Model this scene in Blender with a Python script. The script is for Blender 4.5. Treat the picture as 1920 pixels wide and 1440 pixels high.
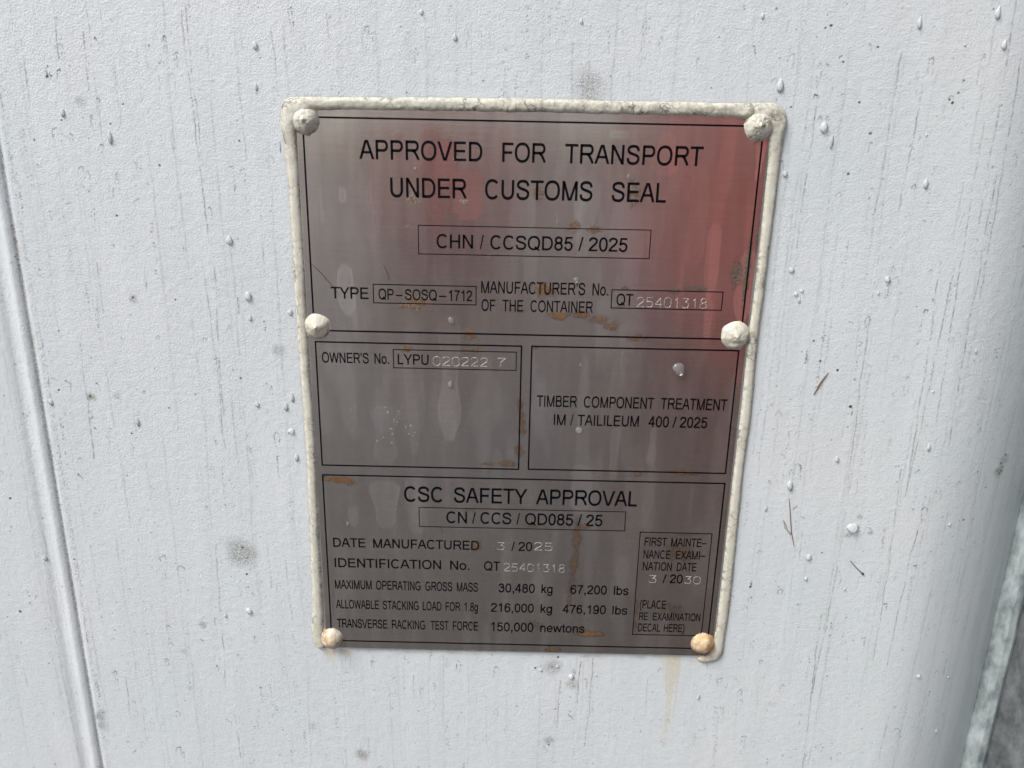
import bpy, bmesh, math, random
import numpy as np
from mathutils import Matrix, Vector

random.seed(11)
rng = np.random.default_rng(5)
sc = bpy.context.scene
for o in list(bpy.data.objects):
    bpy.data.objects.remove(o)
MM = 0.001
PLATE_Z = 1.35          # height of the plate's centre above the yard, metres

# ---------------------------------------------------------------- camera
cd = bpy.data.cameras.new('camera')
cam = bpy.data.objects.new('camera', cd)
sc.collection.objects.link(cam)
sc.camera = cam
cd.sensor_width = 36.0
cd.sensor_fit = 'HORIZONTAL'
cd.lens = 1400.0 / 1920.0 * 36.0
cd.clip_start = 0.01
cd.clip_end = 400.0
R = Matrix(((0.99976509, -0.02155028, 0.00231234),
            (0.00829921, 0.28208002, -0.95935498),
            (0.02002211, 0.95914881, 0.28219261)))
cam.matrix_world = Matrix.Translation((-0.00582717, -0.34342602, 0.11366233 + PLATE_Z)) @ R.to_4x4()

# ---------------------------------------------------------------- sky, sun, exposure
SUN_EL, SUN_AZ = math.radians(52), math.radians(-56)     # azimuth: from straight behind the camera towards the left
to_sun = Vector((math.sin(SUN_AZ) * math.cos(SUN_EL), -math.cos(SUN_AZ) * math.cos(SUN_EL), math.sin(SUN_EL)))
world = bpy.data.worlds.new('World')
sc.world = world
world.use_nodes = True
wn = world.node_tree
bg = wn.nodes['Background']
sky = wn.nodes.new('ShaderNodeTexSky')
sky.sky_type = 'NISHITA'
sky.sun_disc = False
sky.sun_elevation = SUN_EL
sky.sun_rotation = math.atan2(to_sun.x, to_sun.y)
sky.air_density = 1.0
sky.dust_density = 4.0
hs = wn.nodes.new('ShaderNodeHueSaturation')
hs.inputs['Saturation'].default_value = 0.55             # overcast: the cloud deck greys the sky
wn.links.new(sky.outputs[0], hs.inputs['Color'])
wn.links.new(hs.outputs[0], bg.inputs['Color'])
bg.inputs['Strength'].default_value = 0.085
sd = bpy.data.lights.new('sun', 'SUN')
sd.energy = 1.5
sd.angle = math.radians(24)
sd.color = (1.0, 0.985, 0.96)
sun = bpy.data.objects.new('sun', sd)
sun.rotation_euler = to_sun.to_track_quat('Z', 'Y').to_euler()
sc.collection.objects.link(sun)
sc.view_settings.view_transform = 'Standard'
sc.view_settings.look = 'None'
sc.view_settings.gamma = 1.0
sc.view_settings.use_curve_mapping = False
sc.view_settings.exposure = 1.15

# ---------------------------------------------------------------- measured layout, millimetres from the plate's centre
GRIME = [(-63.57, -13.12, 5.19, 0.22),
(-64.56, -0.78, 3.3, 0.25),
(-62.53, -13.38, 0.83, 0.9),
(-69.79, -2.54, 0.71, 0.7),
(-50.73, 41.62, 0.59, 0.8),
(-51.26, 40.08, 0.59, 0.6),
(-7.65, -74.26, 0.47, 0.5),
(15.57, -73.99, 0.59, 0.6),
(-91.7, 10.73, 1.42, 0.35),
(-93.09, 3.18, 1.42, 0.35),
(2.46, 134.53, 1.18, 0.6)]
SCRATCH = [[(-102.33, 70.57),
(-101.08, 69.44),
(-99.82, 68.29),
(-98.56, 67.15),
(-97.3, 66.01),
(-96.04, 64.86),
(-94.74, 63.32),
(-93.44, 61.77),
(-92.14, 60.22),
(-90.83, 58.67),
(-89.53, 57.11),
(-88.97, 56.33),
(-88.41, 55.55),
(-87.85, 54.76),
(-87.3, 53.98),
(-86.74, 53.19)], [(-66.94, 69.38),
(-66.63, 68.73),
(-66.32, 68.09),
(-66.02, 67.45),
(-65.71, 66.8),
(-65.4, 66.16),
(-65.09, 65.51),
(-64.78, 64.87),
(-64.58, 64.28),
(-64.5, 63.76),
(-64.41, 63.24),
(-64.33, 62.72),
(-64.24, 62.19),
(-64.16, 61.67),
(-64.08, 61.15),
(-63.99, 60.62)], [(10.86, 94.11),
(11.03, 93.64),
(11.21, 93.18),
(11.39, 92.71),
(11.56, 92.25),
(11.74, 91.78),
(11.92, 91.32),
(12.1, 90.85),
(12.16, 90.38),
(12.11, 89.91),
(12.07, 89.44),
(12.02, 88.97),
(11.97, 88.5),
(11.93, 88.03),
(11.88, 87.55),
(11.83, 87.08)], [(-46.35, -64.03),
(-45.26, -63.5),
(-44.17, -62.98),
(-43.09, -62.45),
(-42.37, -62.94),
(-41.65, -63.42),
(-40.93, -63.9),
(-40.66, -64.79),
(-40.39, -65.69),
(-40.13, -66.58),
(-40.58, -66.39),
(-41.03, -66.2),
(-41.48, -66.01),
(-42.11, -64.93),
(-42.73, -63.84),
(-43.36, -62.76)]]
LINES = [('APPROVED FOR TRANSPORT', [('APPROVED', -75.85, -21.78, 114.76, 7.87),
('FOR', -13.04, 6.19, 114.47, 8.06),
('TRANSPORT', 14.49, 74.9, 114.71, 8.1)]),
('UNDER CUSTOMS SEAL', [('UNDER', -62.55, -28.62, 98.67, 8.26),
('CUSTOMS', -20.41, 27.36, 98.56, 8.37),
('SEAL', 35.91, 60.06, 98.77, 8.34)]),
('CHN', [('CHN', -42.17, -25.59, 76.55, 6.03),
('/', -22.51, -20.78, 76.61, 6.1),
('CCSQD85', -17.82, 19.59, 76.48, 6.1),
('/', 22.1, 24.33, 76.71, 6.14),
('2025', 26.84, 44.39, 76.66, 6.11)]),
('TYPE', [('TYPE', -91.27, -73.92, 52.46, 5.3)]),
('type code', [('QP', -69.24, -62.24, 52.57, 4.8),
('–', -61.23, -58.23, 52.62, 4.88),
('SOSQ', -57.02, -42.24, 52.49, 4.98),
('–', -41.23, -37.88, 52.45, 4.86),
('1712', -36.74, -25.94, 52.31, 4.93)]),
('manufacturer', [("MANUFACTURER'S", -21.8, 26.14, 56.39, 5.52),
('No.', 29.5, 36.84, 56.51, 5.44)]),
('container', [('OF', -21.59, -15.2, 48.14, 5.27),
('THE', -11.84, -2.2, 48.14, 5.26),
('CONTAINER', 1.17, 30.1, 48.17, 5.34)]),
('QT a', [('QT', 40.79, 48.51, 52.09, 5.28)]),
('owner', [("OWNER'S", -97.02, -74.84, 21.67, 4.97),
('No.', -72.11, -65.21, 21.58, 4.97)]),
('LYPU', [('LYPU', -61.08, -46.41, 21.57, 4.92)]),
('timber', [('TIMBER', 5.5, 24.75, 2.03, 5.43),
('COMPONENT', 28.08, 61.87, 1.98, 5.53),
('TREATMENT', 65.07, 96.97, 2.01, 5.64)]),
('im', [('IM', 13.93, 19.69, -7.24, 5.39),
('/', 21.95, 23.43, -7.27, 5.47),
('TAILILEUM', 25.47, 55.18, -7.22, 5.47),
('400', 59.78, 69.75, -7.21, 5.33),
('/', 71.51, 73.34, -7.23, 5.47),
('2025', 75.09, 88.35, -7.18, 5.39)]),
('csc', [('CSC', -59.47, -40.35, -49.74, 8.17),
('SAFETY', -34.53, 2.17, -49.52, 8.02),
('APPROVAL', 6.54, 57.11, -49.48, 8.01)]),
('cn', [('CN', -38.36, -27.94, -61.14, 6.27),
('/', -25.4, -23.56, -60.99, 6.27),
('CCS', -21.2, -5.59, -60.99, 6.24),
('/', -3.02, -1.21, -60.86, 6.23),
('QD085', 1.37, 25.67, -60.87, 6.17),
('/', 27.88, 30.06, -60.86, 6.09),
('25', 32.26, 40.47, -60.88, 5.9)]),
('date', [('DATE', -96.32, -79.81, -76.36, 4.93),
('MANUFACTURED', -75.91, -21.77, -76.0, 4.98),
('/', -5.3, -3.47, -75.55, 5.16),
('20', -1.6, 5.42, -75.55, 4.92)]),
('ident', [('IDENTIFICATION', -96.14, -41.19, -87.75, 5.1),
('No.', -36.61, -26.59, -87.29, 4.94),
('QT', -19.11, -10.83, -87.41, 5.19)]),
('mass', [('MAXIMUM', -96.55, -77.43, -100.54, 4.91),
('OPERATING', -75.18, -51.97, -100.33, 4.97),
('GROSS', -49.55, -35.54, -100.12, 5.04),
('MASS', -33.11, -22.17, -99.93, 5.0),
('30,480', -11.39, 7.4, -99.92, 5.16),
('kg', 10.86, 16.67, -99.93, 5.19),
('67,200', 25.88, 44.84, -100.18, 5.26),
('lbs', 48.47, 56.14, -100.01, 5.16)]),
('load', [('ALLOWABLE', -96.56, -74.07, -112.23, 4.88),
('STACKING', -71.94, -53.13, -112.0, 4.9),
('LOAD', -51.02, -41.27, -111.87, 4.93),
('FOR', -39.05, -31.38, -111.79, 4.97),
('1.8g', -29.16, -22.08, -111.61, 4.8),
('216,000', -15.25, 7.2, -111.76, 5.18),
('kg', 10.77, 16.86, -111.66, 5.21),
('476,190', 22.33, 44.96, -111.96, 5.31),
('lbs', 48.4, 56.22, -111.74, 5.24)]),
('force', [('TRANSVERSE', -96.5, -69.97, -123.87, 5.15),
('RACKING', -67.51, -49.85, -123.53, 5.11),
('TEST', -46.96, -37.58, -123.37, 5.04),
('FORCE', -35.28, -22.0, -123.22, 5.08),
('150,000', -15.11, 7.36, -123.46, 5.3),
('newtons', 10.97, 34.33, -123.33, 5.36)]),
('first', [('FIRST', 62.53, 73.73, -71.36, 4.7),
('MAINTE–', 75.98, 94.03, -71.47, 4.62)]),
('nance', [('NANCE', 62.43, 76.13, -78.56, 4.66),
('EXAMI–', 78.98, 93.92, -78.54, 4.61)]),
('nation', [('NATION', 62.55, 77.44, -85.35, 4.65),
('DATE', 80.06, 90.11, -85.47, 4.68)]),
('twenty', [('/', 73.3, 75.18, -92.6, 4.98),
('20', 77.04, 83.64, -92.54, 4.98)]),
('place', [('(PLACE', 62.59, 76.19, -107.84, 4.83)]),
('reex', [('RE', 62.66, 67.24, -114.77, 4.4),
('EXAMINATION', 69.92, 94.78, -114.91, 4.5)]),
('decal', [('DECAL', 62.6, 74.22, -121.67, 4.71),
('HERE)', 76.17, 87.0, -121.78, 4.7)])]
STAMPS = [('25401318', 50.39, 82.74, 51.36, 4.56),
('020222', -44.36, -18.29, 21.2, 4.27),
('7', -13.94, -9.8, 21.11, 4.4),
('3', -12.71, -8.64, -75.55, 4.1),
('25', 6.41, 15.81, -75.41, 4.34),
('25401318', -8.95, 22.54, -87.61, 4.33),
('3', 66.02, 70.14, -92.56, 4.23),
('30', 84.55, 92.77, -92.64, 4.14)]
FRAMES = [('border', 0.76, -99.94, 99.98, 37.09, 131.59),
('border', 0.71, -99.72, -2.54, -30.95, 31.61),
('border', 0.71, 2.3, 99.72, -30.75, 31.66),
('border', 0.71, -99.81, 99.99, -131.59, -36.17),
('box', 0.4, -50.37, 54.48, 73.73, 86.51),
('box', 0.45, -71.6, -24.11, 50.78, 59.39),
('box', 0.45, 38.51, 89.61, 50.73, 59.2),
('box', 0.42, -63.11, -4.88, 19.73, 28.66),
('box', 0.4, -52.1, 51.88, -63.34, -52.77),
('box', 0.45, 59.91, 96.27, -123.75, -63.84)]
RIVETS = [(-98.86, 130.37, 6.84, 'a'),
(-98.5, 39.05, 6.49, 'b'),
(98.12, 131.82, 7.08, 'a'),
(97.46, 38.96, 7.32, 'b'),
(-99.69, -130.27, 6.25, 'c'),
(97.41, -128.29, 6.49, 'd')]
SEAL = [(-106.73, -138.58, -103.24, -137.48),
(-108.83, -134.97, -103.65, -134.17),
(-110.08, -129.06, -103.95, -128.9),
(-110.02, -122.83, -104.06, -122.68),
(-108.84, -114.37, -103.76, -114.24),
(-108.59, -109.87, -103.59, -109.74),
(-107.99, -69.14, -103.62, -69.03),
(-107.04, -28.73, -102.67, -28.06),
(-107.3, -3.39, -102.73, -3.29),
(-107.53, 18.34, -103.32, 18.44),
(-107.84, 39.61, -103.37, 39.71),
(-107.73, 60.43, -102.92, 60.54),
(-107.6, 83.19, -102.88, 83.28),
(-107.69, 102.12, -102.93, 102.22),
(-108.4, 120.67, -102.89, 120.78),
(-109.25, 127.97, -103.13, 125.22),
(-109.05, 133.01, -102.02, 128.11),
(-107.81, 137.38, -98.31, 131.91),
(-104.57, 139.28, -94.7, 134.27),
(-100.18, 139.47, -91.22, 134.49),
(-90.26, 139.67, -86.58, 134.62),
(-52.93, 140.22, -53.03, 135.08),
(3.2, 140.72, 3.36, 135.53),
(32.63, 140.47, 32.92, 135.34),
(70.08, 140.51, 70.55, 135.34),
(88.68, 140.55, 88.36, 134.9),
(98.75, 140.85, 94.88, 134.38),
(103.59, 140.73, 98.53, 132.7),
(108.3, 137.9, 101.27, 131.0),
(109.86, 132.7, 102.91, 128.84),
(108.98, 128.52, 103.11, 126.19),
(108.95, 121.2, 103.59, 121.09),
(108.88, 112.88, 103.78, 112.78),
(108.67, 87.67, 104.14, 87.57),
(108.4, 58.86, 104.08, 58.77),
(108.24, 45.08, 103.8, 44.73),
(108.38, 23.15, 103.91, 23.05),
(109.06, 1.54, 104.18, 1.43),
(108.34, -30.21, 103.86, -30.32),
(109.18, -79.02, 103.99, -79.15),
(109.34, -112.99, 104.02, -113.13),
(108.91, -128.33, 103.37, -126.82),
(108.75, -135.29, 102.97, -131.45),
(106.26, -139.02, 101.29, -134.82),
(100.95, -140.33, 98.6, -136.55),
(94.88, -139.66, 94.69, -137.49)]
DROPS = [(-204.73, 131.36, 1.06, 1.77),
(-185.34, 121.6, 1.06, 2.83),
(-118.66, 159.88, 1.18, 1.53),
(-119.47, 143.4, 0.71, 1.77),
(-110.78, 119.06, 0.35, 2.6),
(-130.18, 52.51, 1.65, 2.12),
(-130.0, 42.19, 0.83, 1.77),
(-189.25, -10.76, 0.94, 2.36),
(-130.0, -0.37, 1.06, 1.42),
(-116.07, -1.14, 1.06, 2.6),
(-112.67, 3.55, 0.94, 2.36),
(-111.03, 45.38, 1.06, 1.65),
(-230.4, -1.56, 1.06, 1.65),
(-112.51, -27.44, 1.06, 2.12),
(-114.29, -13.74, 1.53, 1.42),
(-143.0, -115.24, 1.53, 1.65),
(-246.58, -86.59, 0.94, 1.77),
(-155.7, -118.47, 0.71, 1.42),
(-136.64, 78.05, 1.42, 2.12),
(-33.79, 164.59, 0.94, 1.53),
(-47.84, 174.16, 0.83, 1.18),
(19.23, 171.74, 0.71, 1.06),
(105.42, 148.37, 1.42, 3.19),
(160.49, 173.76, 1.06, 2.36),
(192.32, 178.21, 1.18, 2.6),
(197.48, 166.05, 1.06, 2.01),
(126.38, 131.93, 1.65, 2.24),
(130.44, 126.07, 0.83, 3.19),
(174.54, 109.2, 1.06, 2.6),
(180.95, 165.74, 0.59, 0.59),
(171.19, 129.52, 0.59, 0.59),
(111.94, 112.03, 1.06, 1.3),
(164.48, 66.47, 1.3, 1.42),
(161.31, 60.24, 0.59, 1.06),
(120.05, 69.92, 1.3, 1.18),
(123.4, 58.94, 1.06, 0.94),
(125.25, 56.0, 0.71, 1.3),
(125.91, 60.48, 0.94, 0.83),
(212.26, 33.28, 0.59, 1.06),
(194.73, 13.44, 0.59, 0.94),
(197.71, -14.86, 0.94, 2.01),
(153.93, -22.33, 1.06, 1.65),
(132.66, -36.81, 1.42, 2.95),
(122.17, -49.28, 0.71, 1.89),
(167.01, -59.14, 2.83, 2.6),
(147.15, -76.24, 1.42, 1.65),
(147.44, -88.89, 0.83, 1.3),
(217.08, -57.33, 0.71, 1.06),
(168.35, -94.31, 0.59, 1.3),
(28.69, -151.52, 1.53, 1.42),
(12.12, -147.89, 0.83, 1.06),
(21.24, -145.29, 0.71, 1.18),
(42.21, -150.49, 0.59, 0.94),
(98.68, -162.7, 0.71, 2.01),
(217.04, -148.24, 1.06, 1.06),
(237.86, -153.48, 0.59, 0.71),
(237.79, -189.24, 0.83, 1.65),
(94.82, 175.18, 0.71, 1.18)]
PLATE_DROPS = [(72.32, 22.09, 3.07, 3.07),
(-36.07, 12.25, 1.18, 1.89),
(26.32, -9.67, 1.65, 1.42),
(-35.73, 43.22, 1.42, 1.65),
(-63.42, -7.05, 0.47, 1.42),
(-66.42, -2.73, 0.71, 0.59),
(-61.23, -2.07, 0.47, 0.47),
(-62.13, -7.57, 0.47, 0.47),
(-64.83, -11.21, 0.59, 0.47),
(-72.06, -17.49, 0.47, 0.47),
(42.89, 109.51, 0.83, 1.06),
(25.59, 23.15, 0.59, 0.71),
(-51.34, 110.79, 0.59, 0.83),
(-88.37, -62.66, 0.94, 1.42),
(21.78, 63.43, 1.18, 1.18),
(-67.65, -0.31, 0.47, 0.47),
(-57.77, -10.22, 0.47, 0.47),
(-55.41, -9.34, 0.59, 0.47),
(-56.26, -13.51, 0.47, 0.47),
(-64.63, -13.7, 0.47, 0.47),
(-54.45, -14.3, 0.35, 0.35),
(-65.01, -18.45, 0.59, 0.59),
(-68.87, -15.75, 0.47, 0.47),
(-53.64, -12.89, 0.35, 0.35)]
RUST = [(-52.51, 98.16, 2.7, 3.0, 0.55),
(3.0, 100.91, 2.1, 4.2, 0.5),
(45.0, 102.45, 2.4, 4.2, 0.6),
(-33.4, 115.22, 0.9, 0.9, 0.4),
(19.53, 87.24, 2.7, 1.8, 0.65),
(28.48, 86.24, 2.7, 1.2, 0.6),
(-18.1, 73.31, 2.1, 1.2, 0.5),
(-55.13, 85.93, 0.9, 0.75, 0.5),
(-81.59, 57.78, 0.75, 0.75, 0.9),
(-58.32, 49.54, 2.1, 1.5, 0.8),
(-50.84, 50.96, 4.5, 3.3, 0.6),
(7.21, 58.68, 5.1, 2.7, 0.75),
(15.07, 46.34, 3.9, 1.2, 0.85),
(24.97, 47.57, 3.0, 1.35, 0.8),
(33.8, 45.23, 3.6, 1.5, 0.9),
(38.95, 42.3, 2.4, 1.8, 0.8),
(-26.71, 36.78, 2.1, 1.8, 0.75),
(52.54, 36.97, 3.9, 1.2, 0.75),
(-56.98, 29.41, 1.95, 1.5, 0.75),
(-25.92, 29.31, 5.1, 1.8, 0.35),
(-7.38, 48.88, 4.5, 2.4, 0.35),
(-2.6, 3.34, 1.2, 3.0, 0.5),
(-1.61, -6.18, 1.5, 6.0, 0.55),
(-2.56, -21.48, 1.65, 3.0, 0.6),
(-9.8, -28.15, 5.25, 1.2, 0.6),
(-17.72, -28.34, 3.0, 0.75, 0.4),
(-92.16, -38.68, 6.75, 1.35, 0.85),
(-85.57, -40.54, 2.7, 1.2, 0.7),
(-22.96, -73.72, 1.95, 2.4, 0.8),
(-65.01, -72.32, 1.2, 1.8, 0.35),
(28.18, -68.83, 1.95, 7.5, 0.5),
(26.93, -84.14, 1.8, 7.5, 0.5),
(25.66, -99.79, 1.2, 7.5, 0.3),
(31.35, -61.25, 3.3, 1.2, 0.6),
(79.78, -74.54, 5.1, 3.3, 0.55),
(85.55, -78.07, 3.0, 2.4, 0.4),
(35.73, -123.98, 4.5, 1.5, 1.0),
(31.37, -121.48, 2.4, 1.5, 0.8),
(41.41, -124.16, 2.1, 1.2, 0.9),
(17.97, -134.33, 3.9, 1.5, 0.6),
(-25.19, -120.33, 3.0, 1.8, 0.5),
(7.29, -119.49, 4.5, 2.1, 0.3),
(56.41, -31.72, 1.8, 1.2, 0.7),
(80.12, -30.59, 4.5, 1.2, 0.75),
(79.74, -107.96, 6.0, 3.0, 0.3),
(60.74, -108.45, 0.9, 4.5, 0.6),
(60.83, -118.12, 1.2, 2.1, 0.5),
(99.68, 73.37, 1.2, 9.0, 0.65),
(102.97, 83.04, 0.75, 6.0, 0.6),
(99.3, 61.14, 0.9, 7.5, 0.6),
(72.46, 121.81, 1.2, 0.9, 0.4),
(94.98, 67.19, 2.4, 6.0, 0.35),
(76.0, 60.65, 6.0, 0.9, 0.35),
(44.09, 59.96, 1.8, 0.75, 0.5),
(4.31, 31.28, 1.5, 1.2, 0.6),
(42.15, 51.21, 1.5, 0.9, 0.3),
(84.37, -64.45, 6.0, 0.9, 0.4),
(-26.86, -53.74, 3.3, 0.9, 0.3),
(5.67, -61.87, 4.5, 0.9, 0.3),
(-29.84, 97.23, 1.8, 0.9, 0.35),
(-93.81, -137.91, 3.9, 1.05, 1.0),
(66.78, 59.21, 3.0, 0.9, 0.4)]
STAINS = [(99.88, 78.2, 43.71, 3.54, 0.7),
(83.03, 89.73, 55.91, 2.6, 0.5),
(58.43, 127.96, 110.08, 4.72, 0.5),
(62.57, -7.46, -26.99, 2.36, 0.6),
(83.83, 55.85, 35.65, 2.36, 0.4),
(-27.5, 111.05, 89.33, 6.61, 1.3),
(-38.06, 123.4, 104.67, 5.66, 1.1),
(99.28, 126.12, 108.64, 1.89, 0.9),
(100.87, 22.99, -6.5, 3.07, 0.5),
(-83.62, 68.3, 44.69, 4.01, 0.6),
(-84.06, 102.6, 95.65, 1.42, 0.5),
(-68.02, 128.78, 42.46, 4.72, 0.25),
(-59.03, 125.64, 114.48, 2.12, 0.4),
(-42.68, 128.17, 87.13, 7.08, 0.3),
(-35.97, 45.74, -16.66, 5.19, 0.6),
(-53.46, 42.83, -24.1, 4.25, 0.3),
(-29.86, 108.27, 90.93, 8.26, 0.5),
(37.48, 128.65, 124.9, 4.25, 0.5),
(-68.41, 0.49, -30.11, 6.49, 0.35),
(44.42, -7.87, -35.98, 2.95, 0.5),
(49.99, 45.08, 8.62, 7.08, 0.25),
(74.72, 114.91, 70.51, 4.72, 0.25),
(-69.52, -38.72, -65.21, 7.08, 0.5),
(-53.49, -35.46, -67.82, 4.72, 0.35),
(2.31, -37.02, -51.56, 4.72, 0.3),
(64.0, -26.99, -64.88, 2.95, 0.3),
(-80.25, 91.07, 31.95, 3.54, 0.2),
(-54.04, 79.77, 32.56, 4.72, 0.25),
(-22.44, 68.37, 53.57, 1.65, 0.4),
(73.27, 19.74, 3.74, 7.08, 0.35),
(24.48, 109.36, 74.24, 5.9, 0.25),
(9.15, -87.68, -122.68, 3.54, 0.25),
(-13.87, -20.34, -66.83, 2.36, 0.3),
(28.46, -27.82, -53.86, 4.72, 0.3),
(-86.11, -53.69, -64.11, 2.12, 0.5),
(-76.12, -121.63, -136.46, 2.83, 0.3),
(52.65, -77.35, -128.06, 2.83, 0.25),
(23.99, -99.83, -125.57, 3.54, 0.2),
(-94.06, 102.39, 86.05, 0.94, 0.3)]
SPECKS = [(123.75, 172.06, 0.57, 1),
(121.63, 171.2, 0.42, 1),
(130.9, 158.14, 0.42, 1),
(144.62, 164.23, 0.42, 1),
(178.47, 144.01, 0.42, 1.1),
(180.07, 142.75, 0.5, 1.2),
(181.82, 146.86, 0.42, 0.8),
(140.09, 142.19, 0.42, 1),
(146.84, 129.7, 0.57, 0.8),
(139.62, 112.59, 0.5, 1),
(111.06, 139.69, 0.35, 1),
(-184.03, 50.6, 0.5, 1.3),
(-164.19, 50.03, 0.42, 1),
(-210.73, 1.87, 0.64, 1.3),
(-210.29, 1.34, 0.28, 1),
(-264.63, -118.66, 0.64, 1.5),
(-258.87, -53.12, 0.57, 1.3),
(-173.03, -3.25, 0.35, 1),
(-142.37, -93.32, 0.5, 1.2),
(-143.33, -77.9, 0.57, 0.9),
(-231.45, -87.14, 0.42, 1),
(225.1, -55.65, 0.45, 1.4),
(227.69, -29.39, 0.28, 1),
(235.49, -39.27, 0.35, 1),
(18.09, -145.71, 0.42, 1.2),
(57.7, -172.5, 0.31, 1),
(29.07, -174.33, 0.42, 1.1),
(20.8, -172.79, 0.35, 1),
(18.1, -196.73, 0.42, 1.1),
(9.2, -146.61, 0.5, 1.1),
(21.02, -139.58, 0.57, 1),
(-209.2, 145.95, 0.57, 1),
(-207.33, 146.2, 0.42, 1),
(-205.66, 128.27, 0.35, 1),
(-164.85, 110.11, 0.42, 1),
(133.98, -93.92, 0.28, 1),
(119.35, -94.28, 0.57, 1.1),
(119.73, -92.71, 0.42, 1),
(-177.73, 135.37, 0.35, 1),
(-218.91, 119.82, 0.42, 0.9),
(-128.44, 121.17, 0.34, 1),
(-160.3, 152.18, 0.33, 0.8),
(-184.37, 127.15, 0.37, 0.8),
(-186.65, 87.94, 0.47, 0.9),
(134.71, 36.98, 0.42, 1),
(139.04, 27.24, 0.42, 1),
(147.72, 22.98, 0.57, 1.2),
(156.7, 5.06, 0.71, 1.2),
(-221.11, 34.07, 0.35, 1),
(-225.55, 4.77, 0.42, 1),
(-192.89, -16.94, 0.42, 1),
(-136.94, 12.65, 0.42, 1.2),
(-137.39, -186.26, 0.28, 1),
(242.88, -32.75, 0.71, 0.7),
(243.9, -31.3, 0.57, 0.8),
(244.26, -29.29, 0.57, 0.8),
(242.48, -27.05, 0.71, 0.6),
(244.72, -22.75, 0.71, 0.6),
(153.62, -73.64, 0.35, 0.9)]
SMUDGES = [(-143.56, -80.66, 8.02, 0.55),
(23.81, 146.8, 7.55, 0.5),
(18.09, -145.71, 5.19, 0.55),
(-86.29, -206.53, 4.01, 0.6),
(-118.26, 27.28, 3.54, 0.4),
(29.2, -156.63, 3.07, 0.5),
(-210.54, 1.33, 2.36, 0.7),
(-197.76, 2.16, 1.89, 0.5),
(18.0, -193.84, 2.83, 0.55),
(-168.45, -124.66, 2.12, 0.6),
(22.83, 143.57, 4.72, 0.3),
(-183.84, 50.11, 2.12, 0.5),
(-232.12, -185.28, 3.78, 0.6),
(-231.36, -190.6, 3.3, 0.5),
(-229.55, -181.66, 2.36, 0.5),
(169.83, -52.84, 1.65, 0.5),
(-196.38, 136.1, 2.36, 0.4),
(-113.79, -188.12, 2.36, 0.3),
(176.65, -62.2, 1.42, 0.4),
(165.47, -63.37, 1.89, 0.5),
(242.58, -31.33, 3.78, 0.6),
(139.83, -166.45, 2.36, 0.2),
(-179.63, -164.6, 1.65, 0.4),
(-180.15, -141.49, 2.12, 0.4),
(244.53, -25.58, 3.3, 0.5)]
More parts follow.
